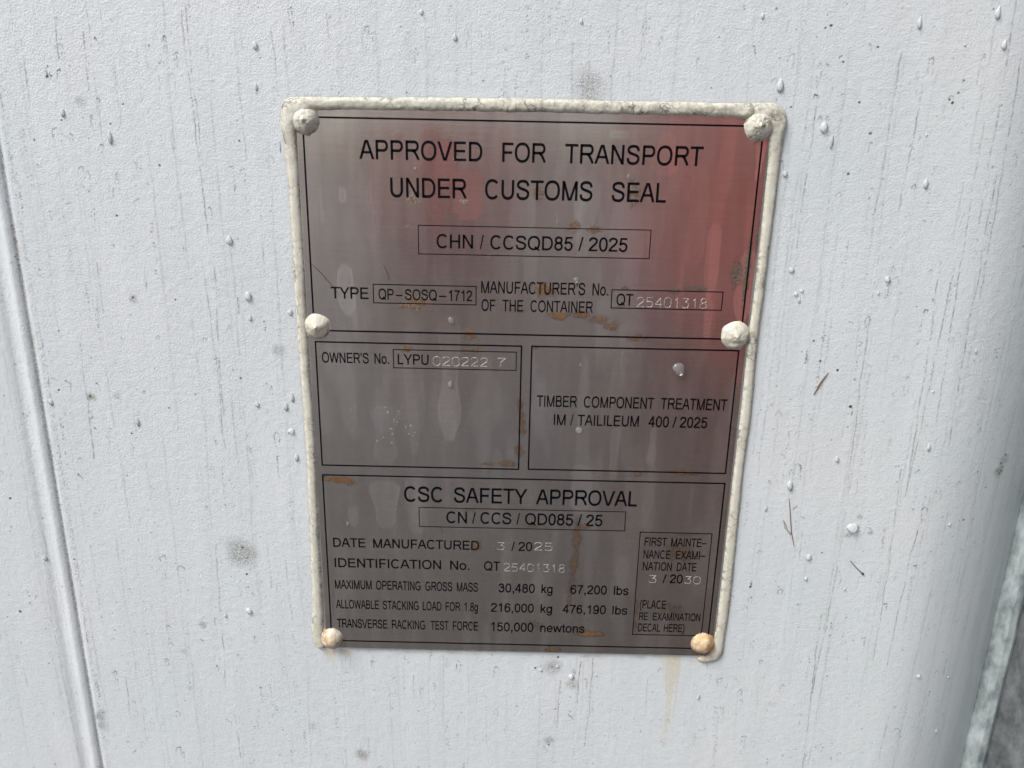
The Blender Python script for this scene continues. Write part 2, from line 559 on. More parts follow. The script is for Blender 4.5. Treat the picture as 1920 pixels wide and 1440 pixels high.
HOOKS = [(-186.43, 161.31, 2.12, 14.16, 1),
(-202.47, 158.51, 2.83, 5.9, 1),
(-208.6, 149.79, 1.89, 9.44, 1.2),
(-203.72, 148.82, 1.42, 6.61, 1.2),
(-188.58, 137.33, 1.65, 14.16, 0.9),
(-192.53, 130.51, 1.18, 7.08, 0.9),
(-209.21, 124.9, 2.83, 7.08, 1.3),
(-205.39, 122.32, 3.78, 3.78, 0.8),
(-189.49, 118.62, 1.18, 11.8, 0.6),
(-200.28, 108.94, 2.83, 5.19, 1),
(-137.63, 145.83, 1.89, 5.9, 0.8),
(-156.85, 162.69, 1.18, 14.16, 1),
(-128.03, 109.03, 3.3, 21.24, 0.9),
(-144.5, 92.56, 2.36, 8.26, 0.8),
(-103.0, 174.55, 2.12, 11.8, 1),
(-207.35, 93.14, 2.12, 9.44, 0.7),
(-157.93, 123.7, 0.94, 8.97, 0.8),
(-205.45, 52.14, 1.18, 18.88, 0.9),
(-202.0, 44.68, 1.42, 28.32, 0.9),
(-221.02, 9.17, 2.6, 11.8, 0.9),
(-206.51, 8.15, 2.36, 5.9, 1.2),
(-211.47, -9.06, 1.65, 5.19, 1),
(-210.67, -14.57, 1.18, 3.54, 1),
(-203.05, -14.39, 2.83, 9.44, 0.6),
(-174.65, 32.51, 1.89, 14.16, 0.8),
(-147.85, 22.18, 2.12, 16.52, 0.8),
(-121.69, -15.02, 2.36, 8.26, 1),
(-121.74, -27.08, 1.42, 14.16, 1),
(-222.1, -39.44, 2.83, 7.08, 1.1),
(-151.67, -19.34, 1.42, 5.9, 0.7),
(-134.94, -23.72, 1.18, 5.9, 0.7),
(-185.18, -83.84, 2.83, 7.08, 1.1),
(-176.15, -89.8, 3.3, 4.72, 1.1),
(-205.04, -103.7, 1.65, 8.26, 0.7),
(-186.97, -125.13, 2.12, 5.9, 1.2),
(-186.77, -136.33, 2.36, 16.52, 1),
(-189.89, -146.45, 1.89, 9.44, 0.9),
(-163.09, -149.8, 1.89, 9.44, 0.9),
(-229.76, -157.34, 1.89, 11.8, 0.8),
(-218.94, -154.66, 1.42, 12.98, 0.8),
(-187.75, -180.53, 2.83, 7.08, 1),
(-160.4, -185.11, 2.83, 18.88, 0.8),
(-189.64, -203.91, 3.3, 8.26, 1),
(-214.69, -207.52, 2.36, 7.08, 1),
(-217.79, -201.04, 1.42, 5.19, 1),
(-129.98, -190.7, 1.42, 3.78, 1),
(-160.98, -120.56, 1.89, 8.26, 0.6),
(100.05, 177.91, 2.6, 5.19, 1.2),
(92.36, 163.24, 2.83, 4.25, 1.2),
(121.32, 157.12, 2.12, 16.52, 1),
(124.48, 157.18, 1.65, 7.08, 0.9),
(129.67, 160.42, 1.42, 2.83, 1.1),
(141.29, 165.41, 1.65, 4.25, 0.9),
(124.2, 136.04, 1.65, 3.54, 1),
(127.38, 136.32, 1.65, 1.89, 1.1),
(121.14, 145.04, 1.89, 3.54, 1),
(168.2, 160.52, 1.89, 14.16, 0.9),
(178.87, 145.52, 1.89, 4.72, 1.1),
(169.69, 108.65, 1.89, 2.83, 0.9),
(136.81, 104.32, 2.36, 3.54, 0.7),
(183.35, 151.99, 1.89, 7.08, 0.9),
(189.65, 162.59, 1.89, 3.54, 0.9),
(186.59, 57.56, 1.42, 16.52, 1),
(184.69, 53.03, 1.65, 4.72, 1.2),
(158.43, 48.69, 2.83, 5.9, 1),
(166.2, 72.35, 1.89, 9.44, 0.7),
(138.49, 38.6, 1.65, 14.16, 1.2),
(156.7, 5.06, 1.89, 8.26, 1.2),
(173.26, -2.17, 1.89, 4.72, 0.8),
(136.33, -26.14, 1.65, 8.26, 1.1),
(137.35, -48.62, 2.36, 2.83, 1.4),
(140.66, -53.55, 1.89, 5.9, 1.1),
(119.87, -91.45, 2.12, 6.61, 1.3),
(120.32, -100.57, 2.36, 3.3, 1.1),
(135.0, -95.46, 2.36, 5.9, 0.9),
(201.87, -47.36, 2.12, 9.44, 1),
(205.62, -38.54, 1.42, 14.16, 1),
(176.19, -59.22, 2.83, 2.83, 1.1),
(190.72, -102.59, 2.36, 9.44, 1),
(202.1, -79.79, 3.3, 4.72, 1.2),
(182.72, -123.13, 1.89, 14.16, 1.2),
(129.96, -138.74, 1.89, 4.72, 0.9),
(36.56, -153.02, 1.89, 11.8, 1.1),
(29.65, -147.09, 1.89, 14.16, 1),
(28.86, -176.44, 3.3, 7.08, 0.9),
(83.36, -178.49, 1.89, 8.26, 0.8),
(109.14, -150.76, 2.36, 10.62, 1),
(120.82, -157.62, 1.89, 9.44, 0.8),
(15.46, -198.25, 5.66, 9.44, 0.6),
(126.12, -188.0, 1.89, 11.8, 0.9),
(103.4, -182.2, 1.42, 14.16, 0.6),
(-86.41, 171.2, 1.89, 9.44, 0.8),
(-68.21, 166.01, 1.89, 9.44, 0.6),
(-50.31, 160.13, 1.89, 7.08, 0.6),
(-23.22, 166.85, 1.65, 9.44, 0.6),
(30.63, 167.86, 1.42, 14.16, 0.7),
(46.02, 172.24, 1.42, 14.16, 0.7),
(53.18, 166.22, 1.42, 11.8, 0.6),
(69.63, 158.23, 1.42, 9.44, 0.6),
(5.75, 173.53, 0.94, 33.04, 0.5),
(-92.98, -152.02, 2.36, 11.8, 0.8),
(-67.02, -154.74, 1.89, 11.8, 0.8),
(-52.62, -161.21, 1.89, 14.16, 0.7),
(-32.26, -143.66, 2.36, 9.44, 0.9),
(-12.1, -146.5, 2.12, 9.44, 0.9),
(-78.28, -144.87, 2.36, 4.72, 1),
(-60.98, -142.73, 3.3, 2.83, 1.1)]
RUNS = [(-148.57, 172.69, -146.15, 80.24),
(-146.56, 174.76, -145.65, 110.49),
(-126.84, 164.91, -125.81, 113.15),
(-191.29, 163.7, -193.45, 140.47),
(-149.99, 65.68, -145.46, -23.4),
(-144.58, 65.79, -146.61, -6.75),
(-217.88, 160.1, -219.61, 135.65),
(-111.04, 165.21, -107.06, 139.99),
(105.92, 175.39, 103.78, 169.23),
(122.37, 144.43, 119.51, 95.17),
(154.89, 161.93, 154.0, 95.88),
(166.07, 149.54, 162.32, 96.05),
(158.24, 84.19, 161.05, -33.26),
(194.05, 72.94, 188.82, -41.26),
(187.56, 75.22, 195.45, -41.1),
(200.74, -40.97, 196.9, -141.0),
(186.44, -26.95, 190.68, -137.81),
(205.34, 113.01, 208.18, -23.6),
(195.11, 135.03, 211.04, -4.04),
(-156.92, -76.4, -160.6, -164.09),
(39.86, -138.42, 35.12, -197.71),
(22.72, -154.07, 18.91, -194.54),
(33.73, -141.93, 30.77, -172.88),
(-130.83, -75.76, -129.84, -100.55),
(-177.07, 65.1, -177.16, 54.0),
(-211.73, 29.11, -216.34, -30.72),
(-202.35, 175.55, -204.9, 153.02),
(-121.83, -84.74, -117.83, -132.55),
(-213.93, -158.63, -214.5, -186.58),
(-156.24, -181.45, -154.17, -210.25),
(198.81, 183.15, 207.16, 92.29),
(205.76, 160.82, 211.48, 58.59),
(162.55, -80.77, 153.46, -159.16),
(158.21, -109.17, 167.33, -208.66)]
YELLOW = [(82.73, -137.97, -196.26, 2.6, 0.55),
(86.24, -135.54, -178.32, 0.94, 0.6),
(80.73, -138.02, -157.62, 4.01, 0.4),
(-101.04, -139.43, -145.47, 3.07, 0.7),
(-92.43, -139.2, -142.55, 3.54, 0.5),
(96.65, -140.28, -143.63, 3.54, 0.35)]
DEBRIS = {'needle': [(137.99, 10.56),
(140.69, 17.02),
(143.58, 21.84)], 'pin': [(168.69, -77.85),
(172.92, -82.36),
(176.4, -85.37)], 'seed': [(132.99, -43.75),
(134.47, -51.33),
(136.31, -61.68),
(138.72, -70.06)], 'fluff': [(132.11, -56.12),
(133.7, -60.25),
(135.96, -63.19)]}


# ---------------------------------------------------------------- helpers
def W(x, y, z):                      # millimetres on the wall -> metres in the world
    return (x * MM, y * MM, z * MM + PLATE_Z)

def link(o, parent=None):
    sc.collection.objects.link(o)
    if parent is not None:
        o.parent = parent
    return o

def tag(o, label=None, cat=None, group=None, kind=None):
    if label: o['label'] = label
    if cat: o['category'] = cat
    if group: o['group'] = group
    if kind: o['kind'] = kind
    return o

def empty(name, loc, label, cat, group=None):
    o = bpy.data.objects.new(name, None)
    o.empty_display_size = 0.02
    o.location = loc
    link(o)
    bpy.context.view_layer.update()
    return tag(o, label, cat, group)

def mesh_obj(name, verts, faces, mats, parent=None, smooth=True, fm=None):
    me = bpy.data.meshes.new(name)
    me.from_pydata([tuple(v) for v in verts], [], faces)
    for m in (mats if isinstance(mats, (list, tuple)) else [mats]):
        me.materials.append(m)
    me.polygons.foreach_set('use_smooth', [smooth] * len(me.polygons))
    if fm is not None:
        me.polygons.foreach_set('material_index', fm)
    me.update()
    o = bpy.data.objects.new(name, me)
    link(o, parent)
    if parent is not None:
        o.matrix_parent_inverse = parent.matrix_world.inverted()
    return o

def grid_obj(name, P, mat, parent=None, attrs=None, wrap=False):
    """P: (rows, cols, 3) array in metres -> one smooth grid mesh"""
    nr, nc = P.shape[:2]
    me = bpy.data.meshes.new(name)
    me.vertices.add(nr * nc)
    me.vertices.foreach_set('co', P.reshape(-1).astype(np.float32))
    r, c = np.meshgrid(np.arange(nr - 1), np.arange(nc - 1), indexing='ij')
    a = (r * nc + c).ravel()
    q = np.stack([a, a + 1, a + nc + 1, a + nc], 1).astype(np.int32)
    n = len(q)
    me.loops.add(n * 4)
    me.loops.foreach_set('vertex_index', q.ravel())
    me.polygons.add(n)
    me.polygons.foreach_set('loop_start', np.arange(n, dtype=np.int32) * 4)
    me.polygons.foreach_set('loop_total', np.full(n, 4, dtype=np.int32))
    me.update(calc_edges=True)
    me.polygons.foreach_set('use_smooth', np.ones(n, dtype=bool))
    me.materials.append(mat)
    for k, v in (attrs or {}).items():
        at = me.attributes.new(k, 'FLOAT', 'POINT')
        at.data.foreach_set('value', v.reshape(-1).astype(np.float32))
    o = bpy.data.objects.new(name, me)
    link(o, parent)
    if parent is not None:
        o.matrix_parent_inverse = parent.matrix_world.inverted()
    return o

def vnoise(x, z, s, seed=0):
    """smooth value noise in 2D, cell size s"""
    r = np.random.default_rng(seed)
    T = r.random((256, 256))
    u, v = x / s, z / s
    i, j = np.floor(u).astype(int), np.floor(v).astype(int)
    fu, fv = u - i, v - j
    fu = fu * fu * (3 - 2 * fu); fv = fv * fv * (3 - 2 * fv)
    g = lambda a, b: T[a % 256, b % 256]
    return (g(i, j) * (1 - fu) + g(i + 1, j) * fu) * (1 - fv) + (g(i, j + 1) * (1 - fu) + g(i + 1, j + 1) * fu) * fv

def fbm(x, z, s, seed=0, n=4):
    t, a, k = 0, 1.0, 0
    for i in range(n):
        t = t + a * vnoise(x, z, s / 2 ** i, seed + i); k += a; a *= 0.5
    return t / k

def sstep(a, b, x):
    t = np.clip((x - a) / (b - a), 0, 1)
    return t * t * (3 - 2 * t)

# ---------------------------------------------------------------- materials
def new_mat(name):
    m = bpy.data.materials.new(name)
    m.use_nodes = True
    nt = m.node_tree
    return m, nt, nt.nodes['Principled BSDF']

def N(nt, t, **kw):
    n = nt.nodes.new(t)
    for k, v in kw.items():
        if k in n.inputs: n.inputs[k].default_value = v
        else: setattr(n, k, v)
    return n

def coords(nt, scale=(1, 1, 1)):
    g = nt.nodes.new('ShaderNodeNewGeometry')
    mp = nt.nodes.new('ShaderNodeMapping')
    mp.inputs['Scale'].default_value = scale
    nt.links.new(g.outputs['Position'], mp.inputs['Vector'])
    return mp.outputs[0]

def noise(nt, vec, scale, detail=3, rough=0.55):
    n = N(nt, 'ShaderNodeTexNoise', Scale=scale, Detail=detail, Roughness=rough)
    nt.links.new(vec, n.inputs['Vector'])
    return n.outputs['Fac']

def ramp(nt, fac, a, b, c0=(0, 0, 0, 1), c1=(1, 1, 1, 1)):
    r = nt.nodes.new('ShaderNodeValToRGB')
    r.color_ramp.elements[0].position = a; r.color_ramp.elements[0].color = c0
    r.color_ramp.elements[1].position = b; r.color_ramp.elements[1].color = c1
    nt.links.new(fac, r.inputs[0])
    return r.outputs[0]

def math_(nt, op, a, b=None, c=None, clamp=False):
    n = nt.nodes.new('ShaderNodeMath'); n.operation = op; n.use_clamp = clamp
    for i, v in enumerate((a, b, c)):
        if v is None: continue
        if isinstance(v, (int, float)): n.inputs[i].default_value = v
        else: nt.links.new(v, n.inputs[i])
    return n.outputs[0]

def mixc(nt, fac, a, b, mode='MIX'):
    n = nt.nodes.new('ShaderNodeMix'); n.data_type = 'RGBA'; n.blend_type = mode
    for s, v in ((0, fac), (6, a), (7, b)):
        if isinstance(v, (int, float)): n.inputs[s].default_value = v
        elif isinstance(v, tuple): n.inputs[s].default_value = v if len(v) == 4 else (*v, 1)
        else: nt.links.new(v, n.inputs[s])
    return n.outputs[2]

def attr(nt, name):
    n = nt.nodes.new('ShaderNodeAttribute'); n.attribute_name = name
    return n.outputs['Fac']

def bump(nt, h, strength, dist, normal=None):
    b = N(nt, 'ShaderNodeBump', Strength=strength, Distance=dist)
    nt.links.new(h, b.inputs['Height'])
    if normal is not None: nt.links.new(normal, b.inputs['Normal'])
    return b.outputs[0]

def wall_material():
    m, nt, p = new_mat('white container paint')
    v = coords(nt)
    vs = coords(nt, (1, 1, 0.10))
    c = mixc(nt, ramp(nt, noise(nt, v, 14, 3), 0.35, 0.65), (0.640, 0.690, 0.702), (0.665, 0.698, 0.714))
    # rain-washed vertical bands
    bands = ramp(nt, noise(nt, vs, 110, 4, 0.6), 0.38, 0.62)
    c = mixc(nt, math_(nt, 'MULTIPLY', bands, 0.11), c, (0.38, 0.39, 0.39))
    # fine grime caught in the orange peel
    g = ramp(nt, noise(nt, v, 2600, 2, 0.6), 0.60, 0.74)
    cl = ramp(nt, noise(nt, vs, 260, 3), 0.45, 0.72)
    c = mixc(nt, math_(nt, 'MULTIPLY', math_(nt, 'MULTIPLY', g, math_(nt, 'MULTIPLY_ADD', cl, 0.7, 0.3)), 0.42), c, (0.25, 0.25, 0.245))
    rshade = math_(nt, 'MULTIPLY', attr(nt, 'right_shade'), ramp(nt, noise(nt, vs, 60, 5, 0.7), 0.3, 0.7), clamp=True)
    c = mixc(nt, rshade, c, (0.36, 0.455, 0.44))  # shade on the wall's right side, painted as a greenish grey tint
    d = attr(nt, 'dirt_shade')
    dn = math_(nt, 'MULTIPLY', d, ramp(nt, noise(nt, v, 1500, 3, 0.7), 0.30, 0.55), clamp=True)
    dn = math_(nt, 'MULTIPLY_ADD', dn, 0.95, math_(nt, 'MULTIPLY', d, 0.55), clamp=True)
    c = mixc(nt, dn, c, (0.055, 0.05, 0.045))
    sm = math_(nt, 'MULTIPLY', attr(nt, 'smudge_shade'), ramp(nt, noise(nt, v, 1300, 3, 0.8), 0.38, 0.60), clamp=True)
    c = mixc(nt, sm, c, (0.17, 0.155, 0.135))
    y = math_(nt, 'MULTIPLY', attr(nt, 'rust'), ramp(nt, noise(nt, v, 500, 4, 0.7), 0.1, 0.6), clamp=True)
    c = mixc(nt, y, c, (0.56, 0.47, 0.25))
    nt.links.new(c, p.inputs['Base Color'])
    p.inputs['Roughness'].default_value = 0.38
    n1 = noise(nt, v, 1100, 4, 0.7)
    n2 = noise(nt, v, 260, 3, 0.5)
    nb = bump(nt, n1, 0.55, 0.0005)
    nb = bump(nt, n2, 0.35, 0.0006, nb)
    nt.links.new(nb, p.inputs['Normal'])
    return m

def steel_material():
    m, nt, p = new_mat('brushed stainless steel')
    v = coords(nt)
    br = noise(nt, coords(nt, (0.012, 1, 1)), 2600, 3, 0.8)      # horizontal brushing
    st = attr(nt, 'stain')
    ru = attr(nt, 'rust')
    film = noise(nt, coords(nt, (1, 1, 0.14)), 170, 4, 0.6)
    c = mixc(nt, ramp(nt, film, 0.35, 0.7), (0.525, 0.490, 0.457), (0.600, 0.562, 0.528))
    c = mixc(nt, math_(nt, 'MULTIPLY', st, 0.62, None, True), c, (0.80, 0.76, 0.72))
    c = mixc(nt, math_(nt, 'MULTIPLY', ramp(nt, br, 0.35, 0.65), 0.16), c, (0.16, 0.15, 0.14))
    spk = ramp(nt, noise(nt, v, 2000, 2, 0.6), 0.63, 0.74)
    c = mixc(nt, math_(nt, 'MULTIPLY', spk, 0.5), c, (0.12, 0.11, 0.10))
    # rust bleeding through, ragged edged
    rn = noise(nt, v, 800, 6, 0.85)
    rm = ramp(nt, math_(nt, 'MULTIPLY_ADD', ru, 0.80, math_(nt, 'MULTIPLY_ADD', rn, 2.0, -0.56)), 0.58, 0.98)
    rm = math_(nt, 'MULTIPLY', rm, sst(nt, ru))
    thin = math_(nt, 'MULTIPLY', sst(nt, ru), ramp(nt, rn, 0.36, 0.60), clamp=True)
    c = mixc(nt, math_(nt, 'MULTIPLY', thin, 0.6), c, (0.24, 0.155, 0.06))
    rc = mixc(nt, ramp(nt, noise(nt, v, 700, 4, 0.7), 0.35, 0.65), (0.22, 0.10, 0.020), (0.085, 0.040, 0.013))
    c = mixc(nt, math_(nt, 'MULTIPLY', rm, 0.92), c, rc)
    nt.links.new(c, p.inputs['Base Color'])
    nt.links.new(math_(nt, 'MULTIPLY_ADD', math_(nt, 'MAXIMUM', math_(nt, 'POWER', rm, 4.0), math_(nt, 'MULTIPLY', spk, 0.6)), -0.72, math_(nt, 'MULTIPLY_ADD', st, -0.06, 0.94), clamp=True), p.inputs['Metallic'])
    ro = math_(nt, 'MULTIPLY_ADD', film, 0.08, 0.145)
    ro = math_(nt, 'MULTIPLY_ADD', st, -0.12, ro, clamp=True)
    ro = math_(nt, 'MULTIPLY_ADD', math_(nt, 'POWER', rm, 3.0), 0.45, ro)
    c = mixc(nt, attr(nt, 'grime_shade'), c, (0.03, 0.027, 0.024))  # mask holds grime spots and the shade of the gap at the bead
    nt.links.new(ro, p.inputs['Roughness'])
    p.inputs['Anisotropic'].default_value = 0.45
    tn = nt.nodes.new('ShaderNodeCombineXYZ'); tn.inputs[0].default_value = 1.0
    nt.links.new(tn.outputs[0], p.inputs['Tangent'])
    nb = bump(nt, br, 0.22, 0.00004)
    nb = bump(nt, noise(nt, v, 900, 3), 0.10, 0.00010, nb)
    nb = bump(nt, rm, 0.35, 0.00015, nb)
    nt.links.new(nb, p.inputs['Normal'])
    return m

def sst(nt, s):
    return ramp(nt, s, 0.04, 0.22)

def print_material():
    m, nt, p = new_mat('black enamel print')
    v = coords(nt)
    worn = ramp(nt, noise(nt, v, 420, 4, 0.7), 0.60, 0.80)
    c = mixc(nt, math_(nt, 'MULTIPLY', worn, 0.35), (0.002, 0.002, 0.004), (0.022, 0.022, 0.030))
    nt.links.new(c, p.inputs['Base Color'])
    p.inputs['Roughness'].default_value = 0.42
    p.inputs['Specular IOR Level'].default_value = 0.12
    return m

def stamp_material():
    m, nt, p = new_mat('bright punched metal')
    v = coords(nt)
    f = ramp(nt, noise(nt, v, 2200, 2, 0.6), 0.40, 0.58)
    c = mixc(nt, f, (0.15, 0.14, 0.13), (0.46, 0.44, 0.41))
    nt.links.new(c, p.inputs['Base Color'])
    p.inputs['Metallic'].default_value = 0.25
    p.inputs['Roughness'].default_value = 0.45
    return m

def sealant_material(name, rust=0.0, cream=(0.63, 0.625, 0.54)):
    m, nt, p = new_mat(name)
    v = coords(nt)
    c = mixc(nt, ramp(nt, noise(nt, v, 160, 4, 0.6), 0.35, 0.7), cream, (cream[0] * 0.86, cream[1] * 0.84, cream[2] * 0.78))
    cr = N(nt, 'ShaderNodeTexVoronoi', Scale=190.0); cr.feature = 'DISTANCE_TO_EDGE'
    wv = nt.nodes.new('ShaderNodeVectorMath'); wv.operation = 'MULTIPLY_ADD'
    nn = N(nt, 'ShaderNodeTexNoise', Scale=300.0, Detail=3.0)
    nt.links.new(v, nn.inputs['Vector'])
    nt.links.new(nn.outputs['Color'], wv.inputs[0]); wv.inputs[1].default_value = (0.006,) * 3
    nt.links.new(v, wv.inputs[2]); nt.links.new(wv.outputs[0], cr.inputs['Vector'])
    crack = ramp(nt, cr.outputs['Distance'], 0.0, 0.075, (1, 1, 1, 1), (0, 0, 0, 1))
    cm = math_(nt, 'MULTIPLY', crack, ramp(nt, noise(nt, v, 90, 3), 0.42, 0.62))
    a = attr(nt, 'dirt_shade')
    cm = math_(nt, 'MULTIPLY', cm, math_(nt, 'MULTIPLY_ADD', a, 1.1, 0.25), clamp=True)
    c = mixc(nt, math_(nt, 'MULTIPLY', cm, 0.9), c, (0.085, 0.075, 0.06))
    gr = ramp(nt, noise(nt, v, 480, 6, 0.8), 0.42, 0.70)
    c = mixc(nt, math_(nt, 'MULTIPLY', gr, math_(nt, 'MULTIPLY_ADD', math_(nt, 'POWER', a, 1.5), 0.75, 0.16)), c, (0.20, 0.18, 0.145))
    sp = ramp(nt, noise(nt, v, 1500, 3, 0.6), 0.66, 0.74)
    c = mixc(nt, math_(nt, 'MULTIPLY', sp, math_(nt, 'MULTIPLY_ADD', a, 0.6, 0.3)), c, (0.06, 0.05, 0.04))
    if rust:
        rr = math_(nt, 'MULTIPLY', ramp(nt, noise(nt, v, 150, 5, 0.7), 0.58 - 0.22 * rust, 0.74 - 0.18 * rust), 0.85)
        c = mixc(nt, rr, c, (0.47, 0.23, 0.06))
        r2 = ramp(nt, noise(nt, v, 420, 4, 0.7), 0.62, 0.72)
        c = mixc(nt, math_(nt, 'MULTIPLY', r2, 0.6 * rust), c, (0.20, 0.09, 0.03))
    ed = attr(nt, 'rustedge')
    c = mixc(nt, math_(nt, 'MULTIPLY', ed, ramp(nt, noise(nt, v, 500, 3), 0.3, 0.6)), c, (0.33, 0.15, 0.04))
    nt.links.new(c, p.inputs['Base Color'])
    p.inputs['Roughness'].default_value = 0.5
    nb = bump(nt, noise(nt, v, 420, 4, 0.6), 0.22, 0.0005)
    nb = bump(nt, cm, -0.5, 0.0004, nb)
    nt.links.new(nb, p.inputs['Normal'])
    return m

def water_material(name, body):
    """body: how milky the drop looks (white stands in for light caught in wall drops; clear on steel)"""
    m, nt, p = new_mat(name)
    out = [n for n in nt.nodes if n.type == 'OUTPUT_MATERIAL'][0]
    p.inputs['Base Color'].default_value = (0.86, 0.89, 0.90, 1)
    p.inputs['Roughness'].default_value = 0.12
    tr = N(nt, 'ShaderNodeBsdfTransparent'); tr.inputs[0].default_value = (0.97, 0.98, 0.98, 1)
    gl = N(nt, 'ShaderNodeBsdfGlossy'); gl.inputs['Roughness'].default_value = 0.05
    fr = N(nt, 'ShaderNodeFresnel'); fr.inputs['IOR'].default_value = 1.33
    nb = bump(nt, noise(nt, coords(nt), 700, 2), 0.05, 0.0001)
    nt.links.new(nb, gl.inputs['Normal']); nt.links.new(nb, p.inputs['Normal'])
    mx = N(nt, 'ShaderNodeMixShader')
    nt.links.new(fr.outputs[0], mx.inputs[0])
    nt.links.new(tr.outputs[0], mx.inputs[1]); nt.links.new(gl.outputs[0], mx.inputs[2])
    m2 = N(nt, 'ShaderNodeMixShader'); m2.inputs[0].default_value = body
    nt.links.new(mx.outputs[0], m2.inputs[1]); nt.links.new(p.outputs[0], m2.inputs[2])
    nt.links.new(m2.outputs[0], out.inputs['Surface'])
    return m

def simple(name, c0, c1, scale, rough=0.6, bs=0.3, bd=0.001, detail=4, stretch=(1, 1, 1)):
    m, nt, p = new_mat(name)
    v = coords(nt, stretch)
    n_ = noise(nt, v, scale, detail, 0.62)
    nt.links.new(mixc(nt, ramp(nt, n_, 0.35, 0.65), c0, c1), p.inputs['Base Color'])
    p.inputs['Roughness'].default_value = rough
    nt.links.new(bump(nt, n_, bs, bd), p.inputs['Normal'])
    return m

M_WALL = wall_material()
M_STEEL = steel_material()
M_PRINT = print_material()
M_STAMP = stamp_material()
M_SEAL = sealant_material('weathered cream sealant')
M_RIV = {'a': sealant_material('sealant covered rivet'),
         'b': sealant_material('cream painted rivet', cream=(0.62, 0.61, 0.52)),
         'c': sealant_material('rivet with rust traces', 0.45, (0.66, 0.61, 0.50)),
         'd': sealant_material('rust stained rivet', 0.78, (0.62, 0.53, 0.38))}
M_WATER = water_material('whitened water', 0.33)  # white body painted in for the light the wall drops catch
M_CLEAR = water_material('clear water', 0.10)
M_RUBBER = simple('weathered dark rubber', (0.050, 0.056, 0.060), (0.150, 0.160, 0.163), 120, 0.6, 0.5, 0.0010, 6, (1, 1, 0.55))
M_LIP = simple('chalky grey sealing lip', (0.15, 0.185, 0.185), (0.42, 0.48, 0.48), 120, 0.55, 0.6, 0.001, 7, (1, 1, 0.5))
M_TWIG = simple('dry brown plant matter', (0.11, 0.06, 0.035), (0.19, 0.10, 0.05), 800, 0.7)
M_PALE = simple('pale seed fluff', (0.36, 0.31, 0.25), (0.24, 0.20, 0.16), 1500, 0.8)
M_DARK = simple('black plant stalk', (0.03, 0.027, 0.024), (0.06, 0.05, 0.045), 800, 0.6)
M_RED = simple('red container paint', (0.97, 0.25, 0.20), (0.95, 0.22, 0.17), 3, 0.35, 0.1, 0.001)
M_RED2 = simple('deep red container paint', (0.40, 0.085, 0.078), (0.32, 0.070, 0.064), 3, 0.4, 0.1, 0.001)
M_REDD = simple('dark galvanised rod', (0.25, 0.24, 0.23), (0.15, 0.14, 0.14), 20, 0.5)
M_GROUND = simple('wet gravel yard', (0.026, 0.024, 0.022), (0.060, 0.054, 0.049), 9, 0.26, 0.5, 0.01, 8)

# ---------------------------------------------------------------- the yard behind the photographer (seen mirrored in the plate)
def box(vs, fs, x0, x1, y0, y1, z0, z1):
    b = len(vs)
    vs += [(x0, y0, z0), (x1, y0, z0), (x1, y1, z0), (x0, y1, z0), (x0, y0, z1), (x1, y0, z1), (x1, y1, z1), (x0, y1, z1)]
    fs += [tuple(b + i for i in f) for f in ((0, 3, 2, 1), (4, 5, 6, 7), (0, 1, 5, 4), (1, 2, 6, 5), (2, 3, 7, 6), (3, 0, 4, 7))]

g = mesh_obj('ground', [(-150, -150, 0), (150, -150, 0), (150, 150, 0), (-150, 150, 0)], [(0, 1, 2, 3)], M_GROUND, smooth=False)
tag(g, 'dark wet gravel yard', 'ground', kind='structure')

def red_container(x, y, length, label, M_RED):
    """end doors face +y (towards the plate)"""
    t = empty('shipping_container', (x, y, 0), label, 'shipping container', 'red containers reflected in the plate')
    w, h = 2.44, 2.59
    vs, fs = [], []
    for sx in (-1, 1):                       # corrugated long sides
        n = int(length / 0.28)
        for i in range(n):
            ya = y - length + i * 0.28
            off = 0.035 if i % 2 else 0.0
            box(vs, fs, x + sx * (w / 2 - 0.05) - 0.03 + sx * off, x + sx * (w / 2 - 0.05) + 0.03 + sx * off, ya, ya + 0.276, 0.16, h - 0.12)
    box(vs, fs, x - w / 2 + 0.06, x + w / 2 - 0.06, y - length, y - 0.12, h - 0.1, h - 0.02)
    box(vs, fs, x - w / 2 + 0.06, x + w / 2 - 0.06, y - length, y - length + 0.06, 0.16, h - 0.1)
    mesh_obj('body', vs, fs, M_RED, t, False)
    for sx in (-1, 1):
        for yy in (y - 0.16, y - length):
            vs, fs = [], []
            box(vs, fs, x + sx * w / 2 - 0.08, x + sx * w / 2 + 0.08, yy, yy + 0.16, 0.0, h)
            mesh_obj('corner_post', vs, fs, M_RED, t, False)
    for za_, zb_ in ((0.02, 0.15), (h - 0.12, h - 0.005)):
        vs, fs = [], []
        box(vs, fs, x - w / 2 + 0.08, x + w / 2 - 0.08, y - 0.13, y - 0.01, za_, zb_)
        mesh_obj('cross_rail', vs, fs, M_RED, t, False)
    for sx in (-1, 1):
        vs, fs = [], []
        cx = x + sx * 0.57
        box(vs, fs, cx - 0.55, cx + 0.55, y - 0.10, y - 0.06, 0.17, h - 0.14)
        for k in range(5):
            z = 0.3 + k * 0.44
            box(vs, fs, cx - 0.5, cx + 0.5, y - 0.058, y - 0.03, z, z + 0.3)
        d = mesh_obj('door', vs, fs, M_RED, t, False)
        vs, fs = [], []
        for rx in (-0.25, 0.25):
            box(vs, fs, cx + rx - 0.02, cx + rx + 0.02, y - 0.025, y + 0.015, 0.1, h - 0.06)
        box(vs, fs, cx - 0.27, cx + 0.20, y + 0.018, y + 0.03, 1.1, 1.14)
        mesh_obj('locking_rod', vs, fs, M_REDD, d, False)
    return t

